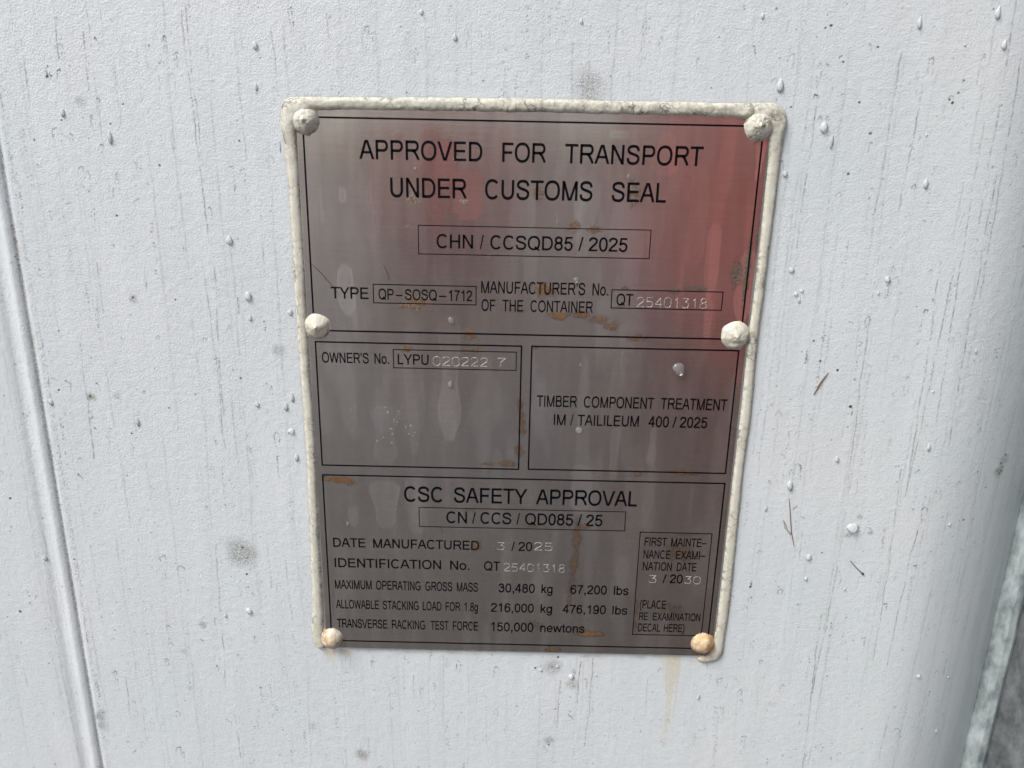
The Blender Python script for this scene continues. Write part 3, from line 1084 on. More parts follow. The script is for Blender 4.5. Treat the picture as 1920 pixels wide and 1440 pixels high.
red_container(-1.42, -14.0, 6.0, 'distant red shipping container, mirrored as small bright patch near plate top', M_RED)
red_container(2.74, -3.2, 6.0, 'near red shipping container, mirrored as wide red glow on right of plate', M_RED2)

# ---------------------------------------------------------------- the white container wall
SEAM = -234.2
EDGE = 269.8
wall = empty('container_wall', (0, 0, 0.1), 'white painted steel container wall with grime streaks and rain runs', 'wall')

x0, x1, z0, z1, st = -330.0, EDGE, -300.0, 250.0, 0.36
xs = np.arange(x0, x1 + st * 0.5, st)
zs = np.arange(z0, z1 + st * 0.5, st)
X, Z = np.meshgrid(xs, zs)
nr, nc = X.shape

def wall_depth(X, Z):
    d = X - SEAM
    y = -0.6 * np.exp(-((d + 4.0) / 2.1) ** 2)             # raised bead of the seam
    y = y + 0.6 * np.exp(-(np.abs(d + 0.3) / 1.0) ** 1.7)  # groove on its right
    y = y + 0.55 * np.exp(-((d + 10.0) / 2.6) ** 2)         # shallow valley on its left
    y = y + 0.25 * (vnoise(X * 0 + 3, Z, 9, 3) - 0.5) * np.exp(-((d + 4) / 3) ** 2)
    e = np.clip((X - (EDGE - 74)) / 74, 0, 1)
    y = y + 28.0 * e ** 2.0                                # panel bends away to the door edge
    y = y + 0.5 * (fbm(X, Z, 90, 4, 2) - 0.5)
    return y
Y = wall_depth(X, Z)

dirt_shade = np.zeros((nr, nc)); smudge_shade = np.zeros((nr, nc)); rust = np.zeros((nr, nc))

def splat(A, px, pz, s, sig):
    px = np.asarray(px, float); pz = np.asarray(pz, float)
    s = np.broadcast_to(np.asarray(s, float), px.shape); sig = np.broadcast_to(np.asarray(sig, float), px.shape)
    ci = np.round((px - x0) / st).astype(int); ri = np.round((pz - z0) / st).astype(int)
    k = 2
    for dr in range(-k, k + 1):
        for dc in range(-k, k + 1):
            r_, c_ = ri + dr, ci + dc
            ok = (r_ >= 0) & (r_ < nr) & (c_ >= 0) & (c_ < nc)
            rr, cc = r_[ok], c_[ok]
            dx = xs[cc] - px[ok]; dz = zs[rr] - pz[ok]
            np.maximum.at(A, (rr, cc), s[ok] * np.exp(-(dx * dx + dz * dz) / (2 * sig[ok] ** 2)))

def blot(A, cx, cz, rx, rz, s, hard=1.0, seed=0):
    c0 = max(0, int((cx - 2.2 * rx - x0) / st)); c1 = min(nc, int((cx + 2.2 * rx - x0) / st) + 1)
    r0 = max(0, int((cz - 2.2 * rz - z0) / st)); r1 = min(nr, int((cz + 2.2 * rz - z0) / st) + 1)
    if c1 <= c0 or r1 <= r0: return
    xx, zz = X[r0:r1, c0:c1], Z[r0:r1, c0:c1]
    q = np.sqrt(((xx - cx) / rx) ** 2 + ((zz - cz) / rz) ** 2)
    q = q + 0.7 * (fbm(xx, zz, max(rx, 0.8) * 0.8, seed + 40, 3) - 0.5)
    A[r0:r1, c0:c1] = np.maximum(A[r0:r1, c0:c1], s * sstep(1.0 + 0.2 / hard, 1.0 - 0.6 / hard, q))

def wander(n, step):
    return np.cumsum(rng.normal(0, step, n))

def run_line(xa, za, xb, zb, s, sig=0.15, gap=0.5):
    L = math.hypot(xb - xa, zb - za); n = max(4, int(L / 0.22))
    t = np.linspace(0, 1, n)
    wv = wander(n, 0.045) + 0.5 * (vnoise(np.linspace(0, L, n), np.full(n, xa), 11, 13) - 0.5) * min(1, L / 20); wv -= wv[-1] * t
    xx = xa + (xb - xa) * t + wv; zz = za + (zb - za) * t
    am = vnoise(zz, zz * 0 + xa, 1.3, int(abs(xa * 7)) % 97) * 0.7 + vnoise(zz, zz * 0 + xa, 9, 5) * 0.6
    am = np.clip((am - gap) / (1.15 - gap), 0, 1)
    splat(dirt_shade, xx, zz, s * am, sig)

def hook(x, z, w, h, s):
    """the dirty rim left by a dried drop: an arch with two broken legs running down"""
    a = w * 0.5 * rng.uniform(0.7, 1.2)
    top = w * rng.uniform(0.5, 0.9)
    sk = rng.normal(0, 0.08)
    t = np.linspace(0, math.pi, max(8, int(w * 8)))
    ax = x - a * np.cos(t) + rng.normal(0, 0.07, len(t)) + 0.12 * w * np.sin(t * 2 + rng.uniform(0, 6)); az = z - top + top * np.sin(t) * (1 + 0.25 * np.sin(t * 3 + rng.uniform(0, 6)))
    lo, hi = rng.choice([0, 0, 1.0]), rng.choice([math.pi, math.pi, 2.1])
    kk = (t >= lo) & (t <= hi)
    splat(dirt_shade, ax[kk], az[kk], s * (0.5 + 0.5 * rng.random()) * (0.5 + 0.5 * np.sin(t[kk])) * rng.uniform(0.35, 1.15, kk.sum()), 0.17)
    for sd_ in (-1, 1):
        if rng.random() < 0.35: continue
        L = max(0.5, (h - top) * rng.uniform(0.35, 1.0)); n = max(4, int(L / 0.2))
        q = np.linspace(0, 1, n)
        lx = x + sd_ * a + wander(n, 0.05) + sk * L * q * 0.5 - sd_ * a * 0.4 * q
        am = np.clip(vnoise(q * L + 31 * sd_, q * 0 + x, 0.9, 9) * 1.7 - 0.6, 0, 1) * (1 - 0.6 * q)
        splat(dirt_shade, lx, z - top - q * L, s * 0.85 * am, 0.16)

for x, z, w, h, s in HOOKS: hook(x, z, w, h, min(1.3, s * 1.2))
for xa, za, xb, zb in RUNS: run_line(xa, za, xa + max(-0.03, min(0.03, (xb - xa) / max(1, za - zb))) * (za - zb), zb, 0.72, 0.18, 0.30)
for x, z, r, s in SPECKS: blot(dirt_shade, x, z, max(0.32, r * 1.2), max(0.32, r * 1.1), min(1, s), 2.0, int(abs(x) * 3))
for x, z, r, s in SMUDGES: blot(smudge_shade, x, z, r * 1.15, r * 1.1, min(1, s * 1.5), 0.8, int(abs(x)))
# everything too small to place one by one
for i in range(620):
    x, z = rng.uniform(-300, 240), rng.uniform(-260, 230)
    if abs(x) < 102 and -136 < z < 136: continue
    dens = 0.5 + 0.5 * vnoise(np.array([x]), np.array([z]), 45, 8)[0]
    if rng.random() > dens: continue
    hook(x, z, rng.uniform(0.7, 2.6), rng.uniform(1.5, 13), rng.uniform(0.3, 0.95))
for i in range(150):
    x, z = rng.uniform(-300, 240), rng.uniform(-240, 240)
    L = rng.gamma(2.2, 14)
    run_line(x, z, x + rng.normal(0, 0.012) * L, z - L, rng.uniform(0.15, 0.6), 0.17, 0.45)
for i in range(170):      # long faint rain tracks
    x, z = rng.uniform(-310, 245), rng.uniform(0, 260) if rng.random() < 0.6 else rng.uniform(-200, 60)
    L = rng.uniform(50, 260)
    run_line(x, z, x + rng.normal(0, 0.006) * L, z - L, rng.uniform(0.08, 0.26), rng.uniform(0.2, 0.34), 0.22)
n = 5200
splat(dirt_shade, rng.uniform(-310, 245, n), rng.uniform(-280, 240, n), rng.gamma(1.2, 0.25, n).clip(0, 1), rng.uniform(0.13, 0.24, n))
# speckle trails under the runs
for i in range(150):
    x, z = rng.uniform(-300, 240), rng.uniform(-240, 235)
    k = rng.integers(8, 46)
    L = rng.uniform(5, 34)
    splat(dirt_shade, x + rng.normal(0, rng.uniform(0.15, 0.7), k), z - rng.random(k) ** 1.4 * L, rng.gamma(1.3, 0.3, k).clip(0, 1), rng.uniform(0.12, 0.22, k))
# grime along the seam groove, specks to its right
dd = X - SEAM
smudge_shade = np.maximum(smudge_shade, 0.9 * np.exp(-(np.abs(dd + 0.6) / 1.1) ** 2) * (0.45 + 0.55 * vnoise(X * 0, Z, 14, 21)))
smudge_shade = np.maximum(smudge_shade, 0.25 * np.exp(-((dd + 9.5) / 2.2) ** 2) * (0.4 + 0.6 * vnoise(X * 0, Z, 20, 22)))  # fainter dark band in the valley left of the bead
n = 1500
splat(dirt_shade, SEAM + 2.2 + rng.gamma(1.1, 1.5, n), rng.uniform(-280, 220, n), rng.gamma(1.5, 0.16, n).clip(0, 0.85), 0.17)
run_line(SEAM + 2.6, 200, SEAM + 2.9, -150, 0.6, 0.2, 0.45)
# grime where the panel meets the door edge
smudge_shade = np.maximum(smudge_shade, 0.30 * sstep(EDGE - 9, EDGE - 1, X) * (0.3 + fbm(X, Z, 12, 31, 3)))
n = 800
splat(dirt_shade, EDGE - rng.gamma(1.6, 4.0, n), rng.uniform(-280, 220, n), rng.gamma(1.5, 0.15, n).clip(0, 0.8), 0.2)
# grime above the sealant, darker line under the plate, contact shade at the sides
ins = (np.abs(X) < 112) & (Z < 145) & (Z > -145)
under = np.exp(-np.abs(Z + 138.5) / 1.2) * (np.abs(X) < 96)
dirt_shade = np.maximum(dirt_shade, 0.35 * under * fbm(X, Z, 6, 15, 3) ** 1.5)
above = np.exp(-np.abs(Z - 138.8) / 0.9) * (np.abs(X) < 106)
dirt_shade = np.maximum(dirt_shade, 0.7 * above * sstep(0.45, 0.75, fbm(X, Z, 7, 16, 3)))
for sx_ in (-1, 1):
    xe = np.where(sx_ < 0, -107.5, 108.5)
    side = np.exp(-np.abs(X - xe) / 1.0) * (np.abs(Z) < 136)
    smudge_shade = np.maximum(smudge_shade, 0.5 * side * (0.3 + 0.7 * vnoise(X * 0, Z, 11, 19)))  # grime with contact shade painted along the bead's outer edges
# yellowed rust runs below the lower rivets
for x, za, zb, w, s in YELLOW:
    c = np.clip((za - Z) / (za - zb), 0, 1)
    inside = (Z <= za + 0.5) & (Z >= zb)
    ww = w * (1.15 - 0.55 * sstep(0.25, 0.5, c)) * (0.75 + 0.5 * vnoise(X * 0, Z, 8, int(abs(x))))
    q = np.abs(X - x - 0.8 * (vnoise(X * 0, Z, 12, 77) - 0.5)) / ww
    rust = np.maximum(rust, s * inside * sstep(1.15, 0.75, q) * (1 - 0.75 * c))

P = np.stack([X * MM, Y * MM, Z * MM + PLATE_Z], -1)
panel = grid_obj('panel', P, M_WALL, wall, {'dirt_shade': dirt_shade, 'smudge_shade': smudge_shade, 'rust': rust, 'right_shade': 0.75 * sstep(EDGE - 62, EDGE - 5, X + 14 * (fbm(X, Z, 50, 611, 3) - 0.5))})  # last mask paints the shade deepening towards the door edge
# the same panel further out, coarser
def outer(name, xa, xb, za, zb, nx, nz):
    xx = np.linspace(xa, xb, nx); zz = np.linspace(za, zb, nz)
    A, B = np.meshgrid(xx, zz)
    C = wall_depth(A, B)
    o = grid_obj(name, np.stack([A * MM, C * MM, B * MM + PLATE_Z], -1), M_WALL, wall)
    return o
outer('upper_panel', -900, EDGE, z1, 1150, 1600, 90)
outer('lower_panel', -900, EDGE, -1200, z0, 1600, 90)
outer('side_panel', -900, x0, z0, z1, 300, 60)

# door edge: chalky lip and dark rubber gasket running the full height
def strip(name, prof, mat, za=-1200, zb=1150, step=2.2, rough=0.5, seed=1):
    t = np.concatenate([np.linspace(za, -310, 60), np.arange(-308, 258, step * 0.5), np.linspace(262, zb, 60)])
    pr = np.array(prof, float)
    # resample the profile
    seg = np.r_[0, np.cumsum(np.hypot(*np.diff(pr, axis=0).T))]
    u = np.linspace(0, seg[-1], 60)
    px_ = np.interp(u, seg, pr[:, 0]); py_ = np.interp(u, seg, pr[:, 1])
    A, B = np.meshgrid(px_, t); C, _ = np.meshgrid(py_, t)
    U, _ = np.meshgrid(u, t)
    C = C + rough * (fbm(U, B, 14, seed, 4) - 0.5)
    A = A + rough * 0.8 * (fbm(U * 0, B, 30, seed + 9, 3) - 0.5)
    return grid_obj(name, np.stack([A * MM, C * MM, B * MM + PLATE_Z], -1), mat, wall)
strip('sealing_lip', [(EDGE - 0.3, 34), (EDGE - 0.2, 29.0), (EDGE + 1.2, 27.5), (EDGE + 3.0, 24.6), (EDGE + 6, 23.2), (EDGE + 10, 23.4), (EDGE + 13.5, 26), (EDGE + 14.5, 34)], M_LIP, rough=1.0, seed=3)
strip('door_gasket', [(EDGE + 12.0, 34), (EDGE + 12.4, 25), (EDGE + 16, 17), (EDGE + 24, 7), (EDGE + 34, -3), (EDGE + 48, -6), (EDGE + 61.5, -6), (EDGE + 61.8, 26)], M_RUBBER, rough=2.2, seed=7)
vs, fs = [], []
box(vs, fs, (EDGE + 62) * MM, (EDGE + 110) * MM, -0.30, 0.03, 0.15, 2.5)
mesh_obj('side_light_blocker', vs, fs, M_RUBBER, wall, False)  # added out of view to block light and darken the wall's right side
vs, fs = [], []
box(vs, fs, -0.9, 1.3, 0.03, 6.0, 0.15, 2.5)
mesh_obj('container_body', vs, fs, M_WALL, wall, False)
vs, fs = [], []
box(vs, fs, -0.98, 1.38, -0.02, 6.0, 0.0, 0.148)
mesh_obj('bottom_rail', vs, fs, M_WALL, wall, False)

# ---------------------------------------------------------------- the approval plate
TH = 1.0                                  # face of the plate stands this far off the wall, mm
plate = empty('approval_plate', W(0, 0, -136), 'brushed steel approval plate with black lettering, riveted to the white wall', 'sign')
px0, px1, pz0, pz1, ps = -103.0, 103.0, -136.0, 137.6, 0.40
pxs = np.linspace(px0, px1, int((px1 - px0) / ps)); pzs = np.linspace(pz0, pz1, int((pz1 - pz0) / ps))
PX, PZ = np.meshgrid(pxs, pzs)
prust = np.zeros_like(PX); pst = np.zeros_like(PX)
for i, (x, z, rx, rz, s) in enumerate(RUST):
    q = np.sqrt(((PX - x) / (rx * 1.45)) ** 2 + ((PZ - z) / (rz * 1.45)) ** 2)
    q = q + 1.3 * (fbm(PX, PZ, 3.2, 60 + i, 4) - 0.5)
    prust = np.maximum(prust, s * sstep(1.25, 0.1, q))
for i, (x, za, zb, w, s) in enumerate(STAINS):
    c = np.clip((za - PZ) / (za - zb), 0, 1)
    ww = w * (0.8 + 0.7 * (vnoise(PX * 0, PZ, 14, 100 + i) - 0.3)) * (0.55 + 0.45 * sstep(0, 0.12, c)) * (1 - 0.55 * sstep(0.82, 1.0, c))
    q = np.abs(PX - x - 1.6 * (vnoise(PX * 0, PZ, 20, 200 + i) - 0.5)) / np.maximum(ww, 0.3)
    edge = sstep(1.06, 0.93, q) * sstep(za + 0.6, za - 0.6, PZ) * sstep(zb - 0.6, zb + 0.6, PZ)
    rim = 1 + 0.5 * np.exp(-((q - 0.93) / 0.09) ** 2)
    pst = pst + s * edge * rim * (0.75 + 0.25 * vnoise(PX, PZ * 0.2, 2.0, 300 + i))
pst = np.clip(pst + 0.35 * sstep(0.55, 0.72, fbm(PX, PZ * 0.16, 7, 400, 3)), 0, 1)
grime_shade = 0.8 * sstep(132.7, 134.0, PZ + 2.2 * (fbm(PX, PZ, 6, 501, 3) - 0.5)) + 0.9 * np.exp(-np.clip(101.9 - np.abs(PX), 0, 50) / 0.5) * fbm(PX, PZ, 8, 502, 3)  # shade of the gap along the bead put into the mask, grime spots follow
for _ in range(240):
    gx_, gz_, gr_ = rng.uniform(-99, 99), rng.uniform(-132, 132), rng.gamma(1.6, 0.22)
    a_ = (np.abs(pxs - gx_) < 3).nonzero()[0]; b_ = (np.abs(pzs - gz_) < 3).nonzero()[0]
    sl = np.ix_(b_, a_)
    grime_shade[sl] = np.maximum(grime_shade[sl], rng.uniform(0.15, 0.8) * np.exp(-((PX[sl] - gx_) ** 2 + ((PZ[sl] - gz_) * rng.uniform(0.4, 1)) ** 2) / (2 * max(0.22, gr_) ** 2)))
for gx_, gz_, gr_, s_ in GRIME:
    q = ((PX - gx_) ** 2 + (PZ - gz_) ** 2) / gr_ ** 2 + 1.2 * (fbm(PX, PZ, 3, 503, 3) - 0.5)
    grime_shade = np.maximum(grime_shade, s_ * sstep(1.1, 0.2, q))
grime_shade = np.clip(grime_shade, 0, 1)
# sheet is very slightly wavy, corners pulled in by the rivets
PY = -TH - 0.10 * (fbm(PX, PZ, 120, 17, 2) - 0.5)
for x, z, r, k in RIVETS:
    PY = PY + 0.10 * np.exp(-((PX - x) ** 2 + (PZ - z) ** 2) / (2 * 9.0 ** 2))
PP = np.stack([PX * MM, PY * MM, PZ * MM + PLATE_Z], -1)
# rolled edge: one more ring down to the wall
def add_rim(PP):
    back = 0.35 * MM
    q = np.pad(PP, ((1, 1), (1, 1), (0, 0)), mode='edge')
    for sl in ((0, slice(None)), (-1, slice(None)), (slice(None), 0), (slice(None), -1)):
        q[sl][..., 1] = back
    return q
padA = lambda a: np.pad(a, 1, mode='edge')
sheet = grid_obj('plate_sheet', add_rim(PP), M_STEEL, plate, {'rust': padA(prust), 'stain': padA(pst), 'grime_shade': padA(grime_shade)})

def surf_y(x, z):
    y = -TH - 0.10 * (fbm(np.array([x]), np.array([z]), 120, 17, 2)[0] - 0.5)
    for rx, rz, r, k in RIVETS:
        y += 0.10 * math.exp(-((x - rx) ** 2 + (z - rz) ** 2) / (2 * 81.0))
    return y
LIFT = 0.06

# ---- printed frames
def frame(kind, lw, xa, xb, za, zb):
    vs, fs = [], []
    h = lw / 2
    def seg(ax, az, bx, bz):
        horiz = abs(bx - ax) > abs(bz - az)
        n = max(2, int(max(abs(bx - ax), abs(bz - az)) / 3))
        b = len(vs)
        for i in range(n + 1):
            t = i / n
            x = ax + (bx - ax) * t; z = az + (bz - az) * t
            y = surf_y(x, z) - LIFT
            if horiz: vs.append(W(x, y, z - h)); vs.append(W(x, y, z + h))
            else: vs.append(W(x - h, y, z)); vs.append(W(x + h, y, z))
        for i in range(n):
            fs.append((b + 2 * i, b + 2 * i + 1, b + 2 * i + 3, b + 2 * i + 2))
    seg(xa - h, za, xb + h, za); seg(xa - h, zb, xb + h, zb)
    seg(xa, za + h, xa, zb - h); seg(xb, za + h, xb, zb - h)
    return mesh_obj('printed_border' if kind == 'border' else 'printed_box', vs, fs, M_PRINT, plate, False)
for f in FRAMES: frame(*f)

# ---- lettering
# a plain grotesque drawn stroke by stroke; units: 716 = cap height
CAP = 716.0
def _cr(pts, n=7):
    P_ = [pts[0]] + list(pts) + [pts[-1]]
    out = []
    for a_, b_, c_, d_ in zip(P_, P_[1:], P_[2:], P_[3:]):
        for i in range(n):
            s = i / n
            out.append(tuple(0.5 * (2 * b_[k] + (c_[k] - a_[k]) * s + (2 * a_[k] - 5 * b_[k] + 4 * c_[k] - d_[k]) * s * s + (3 * b_[k] - a_[k] - 3 * c_[k] + d_[k]) * s ** 3) for k in (0, 1)))
    return out + [pts[-1]]
def _arc(cx, cy, rx, ry, a0, a1, p=2.25):
    n = max(6, int(abs(a1 - a0) / 9))
    out = []
    for i in range(n + 1):
        a_ = math.radians(a0 + (a1 - a0) * i / n)
        c_, s_ = math.cos(a_), math.sin(a_)
        out.append((cx + rx * math.copysign(abs(c_) ** (2 / p), c_), cy + ry * math.copysign(abs(s_) ** (2 / p), s_)))
    return out
def _bar(x0_, y0_, x1_, y1_):
    return ('P', [(x0_ - 10, y0_ - 7), (x1_ + 10, y0_ - 7), (x1_ + 10, y1_ + 7), (x0_ - 10, y1_ + 7)])
def _dg(x0_, y0_, x1_, y1_, w=None):
    """diagonal with level ends; x is the middle of the level cut"""
    L = math.hypot(x1_ - x0_, y1_ - y0_); w = (w or 88) + 20; w = w * L / abs(y1_ - y0_)
    return ('P', [(x0_ - w / 2, y0_), (x0_ + w / 2, y0_), (x1_ + w / 2, y1_), (x1_ - w / 2, y1_)])
def _c(pts, w=88): return ('S', pts, w)
def _bowl(x0_, x1_, yb, yt, r):
    """a bowl hung on a stem: bar, half ring, bar"""
    h = (yt - yb) / 2
    return _c([(x0_, yt)] + _arc(x1_ - r, (yt + yb) / 2, r, h, 90, -90, 2.1) + [(x0_, yb)], 84)
_six = [(470, 545), (435, 640), (350, 680), (280, 683), (180, 640), (110, 520), (86, 350), (92, 220), (140, 95), (220, 40), (290, 33), (400, 80), (463, 170), (463, 260), (420, 380), (330, 430), (280, 435), (180, 400), (105, 290)]
GLY = {
 'A': (667, [_dg(47, 0, 312, 716), _dg(620, 0, 355, 716), _bar(150, 215, 520, 293)]),
 'B': (667, [_bar(73, 0, 165, 716), _bowl(120, 545, 382, 675, 135), _bowl(120, 570, 41, 382, 150)]),
 'C': (722, [_c(_arc(375, 358, 278, 328, 42, 318))]),
 'D': (722, [_bar(77, 0, 170, 716), _c([(120, 675)] + _arc(340, 358, 288, 317, 90, -90, 2.2) + [(120, 41)], 86)]),
 'E': (667, [_bar(79, 0, 172, 716), _bar(172, 633, 597, 716), _bar(172, 328, 570, 410), _bar(172, 0, 614, 83)]),
 'F': (611, [_bar(82, 0, 175, 716), _bar(175, 633, 573, 716), _bar(175, 310, 520, 392)]),
 'G': (778, [_c(_arc(395, 358, 298, 328, 45, 322)), _bar(410, 290, 715, 370), _bar(625, 85, 715, 292)]),
 'H': (722, [_bar(80, 0, 173, 716), _bar(548, 0, 641, 716), _bar(173, 325, 548, 408)]),
 'I': (278, [_bar(92, 0, 186, 716)]),
 'K': (667, [_bar(73, 0, 166, 716), _dg(590, 716, 175, 300), _dg(300, 400, 610, 0)]),
 'L': (556, [_bar(73, 0, 166, 716), _bar(166, 0, 513, 83)]),
 'M': (833, [_bar(74, 0, 163, 716), _bar(668, 0, 757, 716), _dg(130, 716, 390, 0, 84), _dg(702, 716, 440, 0, 84)]),
 'N': (722, [_bar(76, 0, 166, 716), _bar(552, 0, 642, 716), _dg(125, 716, 595, 0, 84)]),
 'O': (778, [_c(_arc(389, 358, 297, 328, 0, 360))]),
 'P': (667, [_bar(77, 0, 170, 716), _bowl(120, 582, 333, 675, 165)]),
 'Q': (778, [_c(_arc(389, 358, 297, 328, 0, 360)), _c([(430, 160), (560, 90), (705, -25)], 80)]),
 'R': (722, [_bar(79, 0, 172, 716), _bowl(120, 625, 355, 675, 155), _c([(380, 357), (450, 330), (520, 250), (600, 120), (662, 8)], 88)]),
 'S': (667, [_c(_cr([(563, 505), (520, 620), (430, 672), (325, 683), (200, 665), (118, 605), (105, 530), (150, 455), (280, 400), (420, 358), (535, 300), (568, 215), (530, 105), (430, 45), (325, 33), (190, 55), (110, 130), (88, 240)]))]),
 'T': (611, [_bar(259, 0, 352, 633), _bar(21, 633, 590, 716)]),
 'U': (722, [_c([(125, 716), (125, 300)] + _arc(360, 272, 235, 240, 180, 360, 2.2) + [(595, 300), (595, 716)], 92)]),
 'V': (667, [_dg(312, 0, 52, 716), _dg(355, 0, 617, 716)]),
 'W': (944, [_dg(57, 0 + 716, 250, 0, 84), _dg(472, 716, 250, 0, 84), _dg(472, 716, 695, 0, 84), _dg(888, 716, 695, 0, 84)]),
 'X': (667, [_dg(60, 0, 600, 716), _dg(607, 0, 70, 716)]),
 'Y': (667, [_bar(287, 0, 380, 310), _dg(333, 290, 57, 716), _dg(333, 290, 610, 716)]),
 '0': (556, [_c(_arc(276, 358, 190, 328, 0, 360))]),
 '1': (556, [_bar(285, 0, 373, 716), _c([(330, 690), (240, 600), (112, 535)], 82)]),
 '2': (556, [_c(_cr([(78, 505), (100, 610), (180, 665), (275, 677), (385, 650), (455, 580), (455, 500), (410, 410), (300, 300), (170, 185), (110, 110), (84, 30)])), _bar(36, 0, 503, 83)]),
 '3': (556, [_c(_cr([(88, 530), (130, 640), (255, 677), (370, 645), (422, 550), (385, 455), (270, 408), (200, 405)])), _c(_cr([(270, 408), (400, 375), (465, 280), (460, 200), (420, 95), (330, 38), (250, 33), (140, 70), (85, 190)]))]),
 '4': (556, [_bar(325, 0, 413, 716), _bar(13, 170, 508, 250), _dg(62, 215, 350, 716)]),
 '5': (556, [_bar(120, 633, 480, 716), _dg(98, 345, 160, 700, 80), _c(_cr([(95, 345), (190, 420), (290, 430), (400, 385), (465, 290), (465, 220), (430, 110), (340, 40), (250, 33), (140, 75), (85, 190)]))]),
 '6': (556, [_c(_cr(_six))]),
 '9': (556, [_c(_cr([(553 - x_, 716 - y_) for x_, y_ in _six]))]),
 '7': (556, [_bar(48, 633, 511, 716), _c(_cr([(470, 650), (350, 480), (260, 270), (222, 0)]))]),
 '8': (556, [_c(_arc(276, 535, 165, 146, 0, 360, 2.1)), _c(_arc(276, 212, 190, 179, 0, 360, 2.1))]),
 '.': (278, [_bar(91, 0, 191, 100)]),
 ',': (278, [_bar(87, 0, 190, 100), _c([(168, 60), (160, -60), (105, -125)], 46)]),
 '/': (278, [_dg(36, -12, 242, 728, 72)]),
 "'": (222, [_bar(60, 620, 150, 716), _c([(132, 660), (125, 560), (80, 505)], 42)]),
 '–': (556, [_bar(0, 250, 556, 322)]),
 '(': (333, [_c(_cr([(290, 745), (170, 580), (115, 400), (105, 260), (125, 80), (190, -80), (290, -205)]), 80)]),
 ')': (333, [_c(_cr([(43, 745), (163, 580), (218, 400), (228, 260), (208, 80), (143, -80), (43, -205)]), 80)]),
 'b': (556, [_bar(66, 0, 154, 716), _c(_arc(290, 259, 180, 228, 0, 360))]),
 'e': (556, [_c([(90, 258), (470, 258)] + _arc(278, 262, 196, 226, 2, 322), 82)]),
 'g': (556, [_bar(400, -20, 486, 519), _c(_arc(258, 262, 183, 222, 0, 360)), _c(_cr([(443, 0), (425, -105), (340, -168), (240, -170), (130, -140), (85, -55)]), 82)]),
 'k': (500, [_bar(66, 0, 154, 716), _dg(425, 519, 140, 215), _dg(235, 320, 440, 0)]),
 'l': (222, [_bar(66, 0, 154, 716)]),
 'n': (556, [_bar(66, 0, 154, 519), _c(_cr([(111, 320), (160, 430), (270, 483), (370, 465), (436, 400), (443, 290)])  + [(443, 0)], 86)]),
 'o': (556, [_c(_arc(276, 259, 198, 228, 0, 360))]),
 's': (500, [_c(_cr([(425, 375), (390, 455), (310, 487), (240, 488), (130, 460), (85, 390), (110, 320), (240, 275), (370, 235), (420, 170), (395, 80), (310, 35), (250, 30), (130, 60), (75, 160)]), 82)]),
 't': (278, [_bar(95, 110, 182, 655), _bar(18, 445, 262, 519), _c(_cr([(139, 130), (150, 60), (200, 38), (268, 42)]), 80)]),
 'w': (722, [_dg(45, 519, 190, 0, 82), _dg(335, 519, 190, 0, 82), _dg(335, 519, 530, 0, 82), _dg(675, 519, 530, 0, 82)]),
}
_gl = {}
def glyph(ch):
    if ch in _gl: return _gl[ch]
    adv, parts = GLY[ch]
    v, f = [], []
    for pt in parts:
        b = len(v)
        if pt[0] == 'P':
            v += pt[1]; f.append((b, b + 1, b + 2, b + 3))
        else:
            pts, hw = pt[1], pt[2] / 2 + 10
            n = len(pts); closed = math.hypot(pts[0][0] - pts[-1][0], pts[0][1] - pts[-1][1]) < 1
            for i, (x, y) in enumerate(pts):
                pa = pts[i - 1] if i else (pts[-2] if closed else None)
                pb = pts[i + 1] if i < n - 1 else (pts[1] if closed else None)
                def nrm(p, q):
                    dx, dy = q[0] - p[0], q[1] - p[1]; L = math.hypot(dx, dy) or 1
                    return -dy / L, dx / L
                n1 = nrm(pa, (x, y)) if pa else None; n2 = nrm((x, y), pb) if pb else None
                n1 = n1 or n2; n2 = n2 or n1
                mx, my = n1[0] + n2[0], n1[1] + n2[1]; L = math.hypot(mx, my) or 1
                mx /= L; my /= L
                k = 1 / max(0.6, mx * n1[0] + my * n1[1])
                v += [(x + mx * hw * k, y + my * hw * k), (x - mx * hw * k, y - my * hw * k)]
            for i in range(n - 1):
                f.append((b + 2 * i, b + 2 * i + 1, b + 2 * i + 3, b + 2 * i + 2))
    _gl[ch] = (v, f, adv)
    return _gl[ch]

WIDE = {'date': 1.0, 'ident': 1.0, 'csc': 0.98, 'cn': 0.96, 'CHN': 0.97, 'TYPE': 0.98, 'QT a': 0.94, 'LYPU': 0.94, 'twenty': 0.95, 'mass': 0.95, 'load': 0.95, 'force': 0.95, 'im': 0.90}
def word(vs, fs, t, xa, xb, zb, cap, smax):
    gl = [glyph(c) for c in t]
    k = cap / CAP
    pen, place = 0.0, []
    for v, f, adv in gl:
        place.append(pen); pen += adv
    i0 = min(p[0] for p in gl[0][0]); i1 = place[-1] + max(p[0] for p in gl[-1][0])
    nat = (i1 - i0) * k
    T = xb - xa
    s = min(smax, T / nat)
    if t in '/–': s = T / nat
    tr = (T - nat * s) / max(1, len(t) - 1)
    for i, (v, f, adv) in enumerate(gl):
        b = len(vs)
        ox = xa + (place[i] - i0) * k * s + tr * i
        for p in v:
            x = ox + p[0] * k * s
            zz = p[1] * k
            if t in ('/',): zz = (zz - 0.0)
            z = zb + zz
            vs.append(W(x, YL, z))
        for n_, ff in enumerate(f):
            fs.append(tuple(b + q for q in ff))

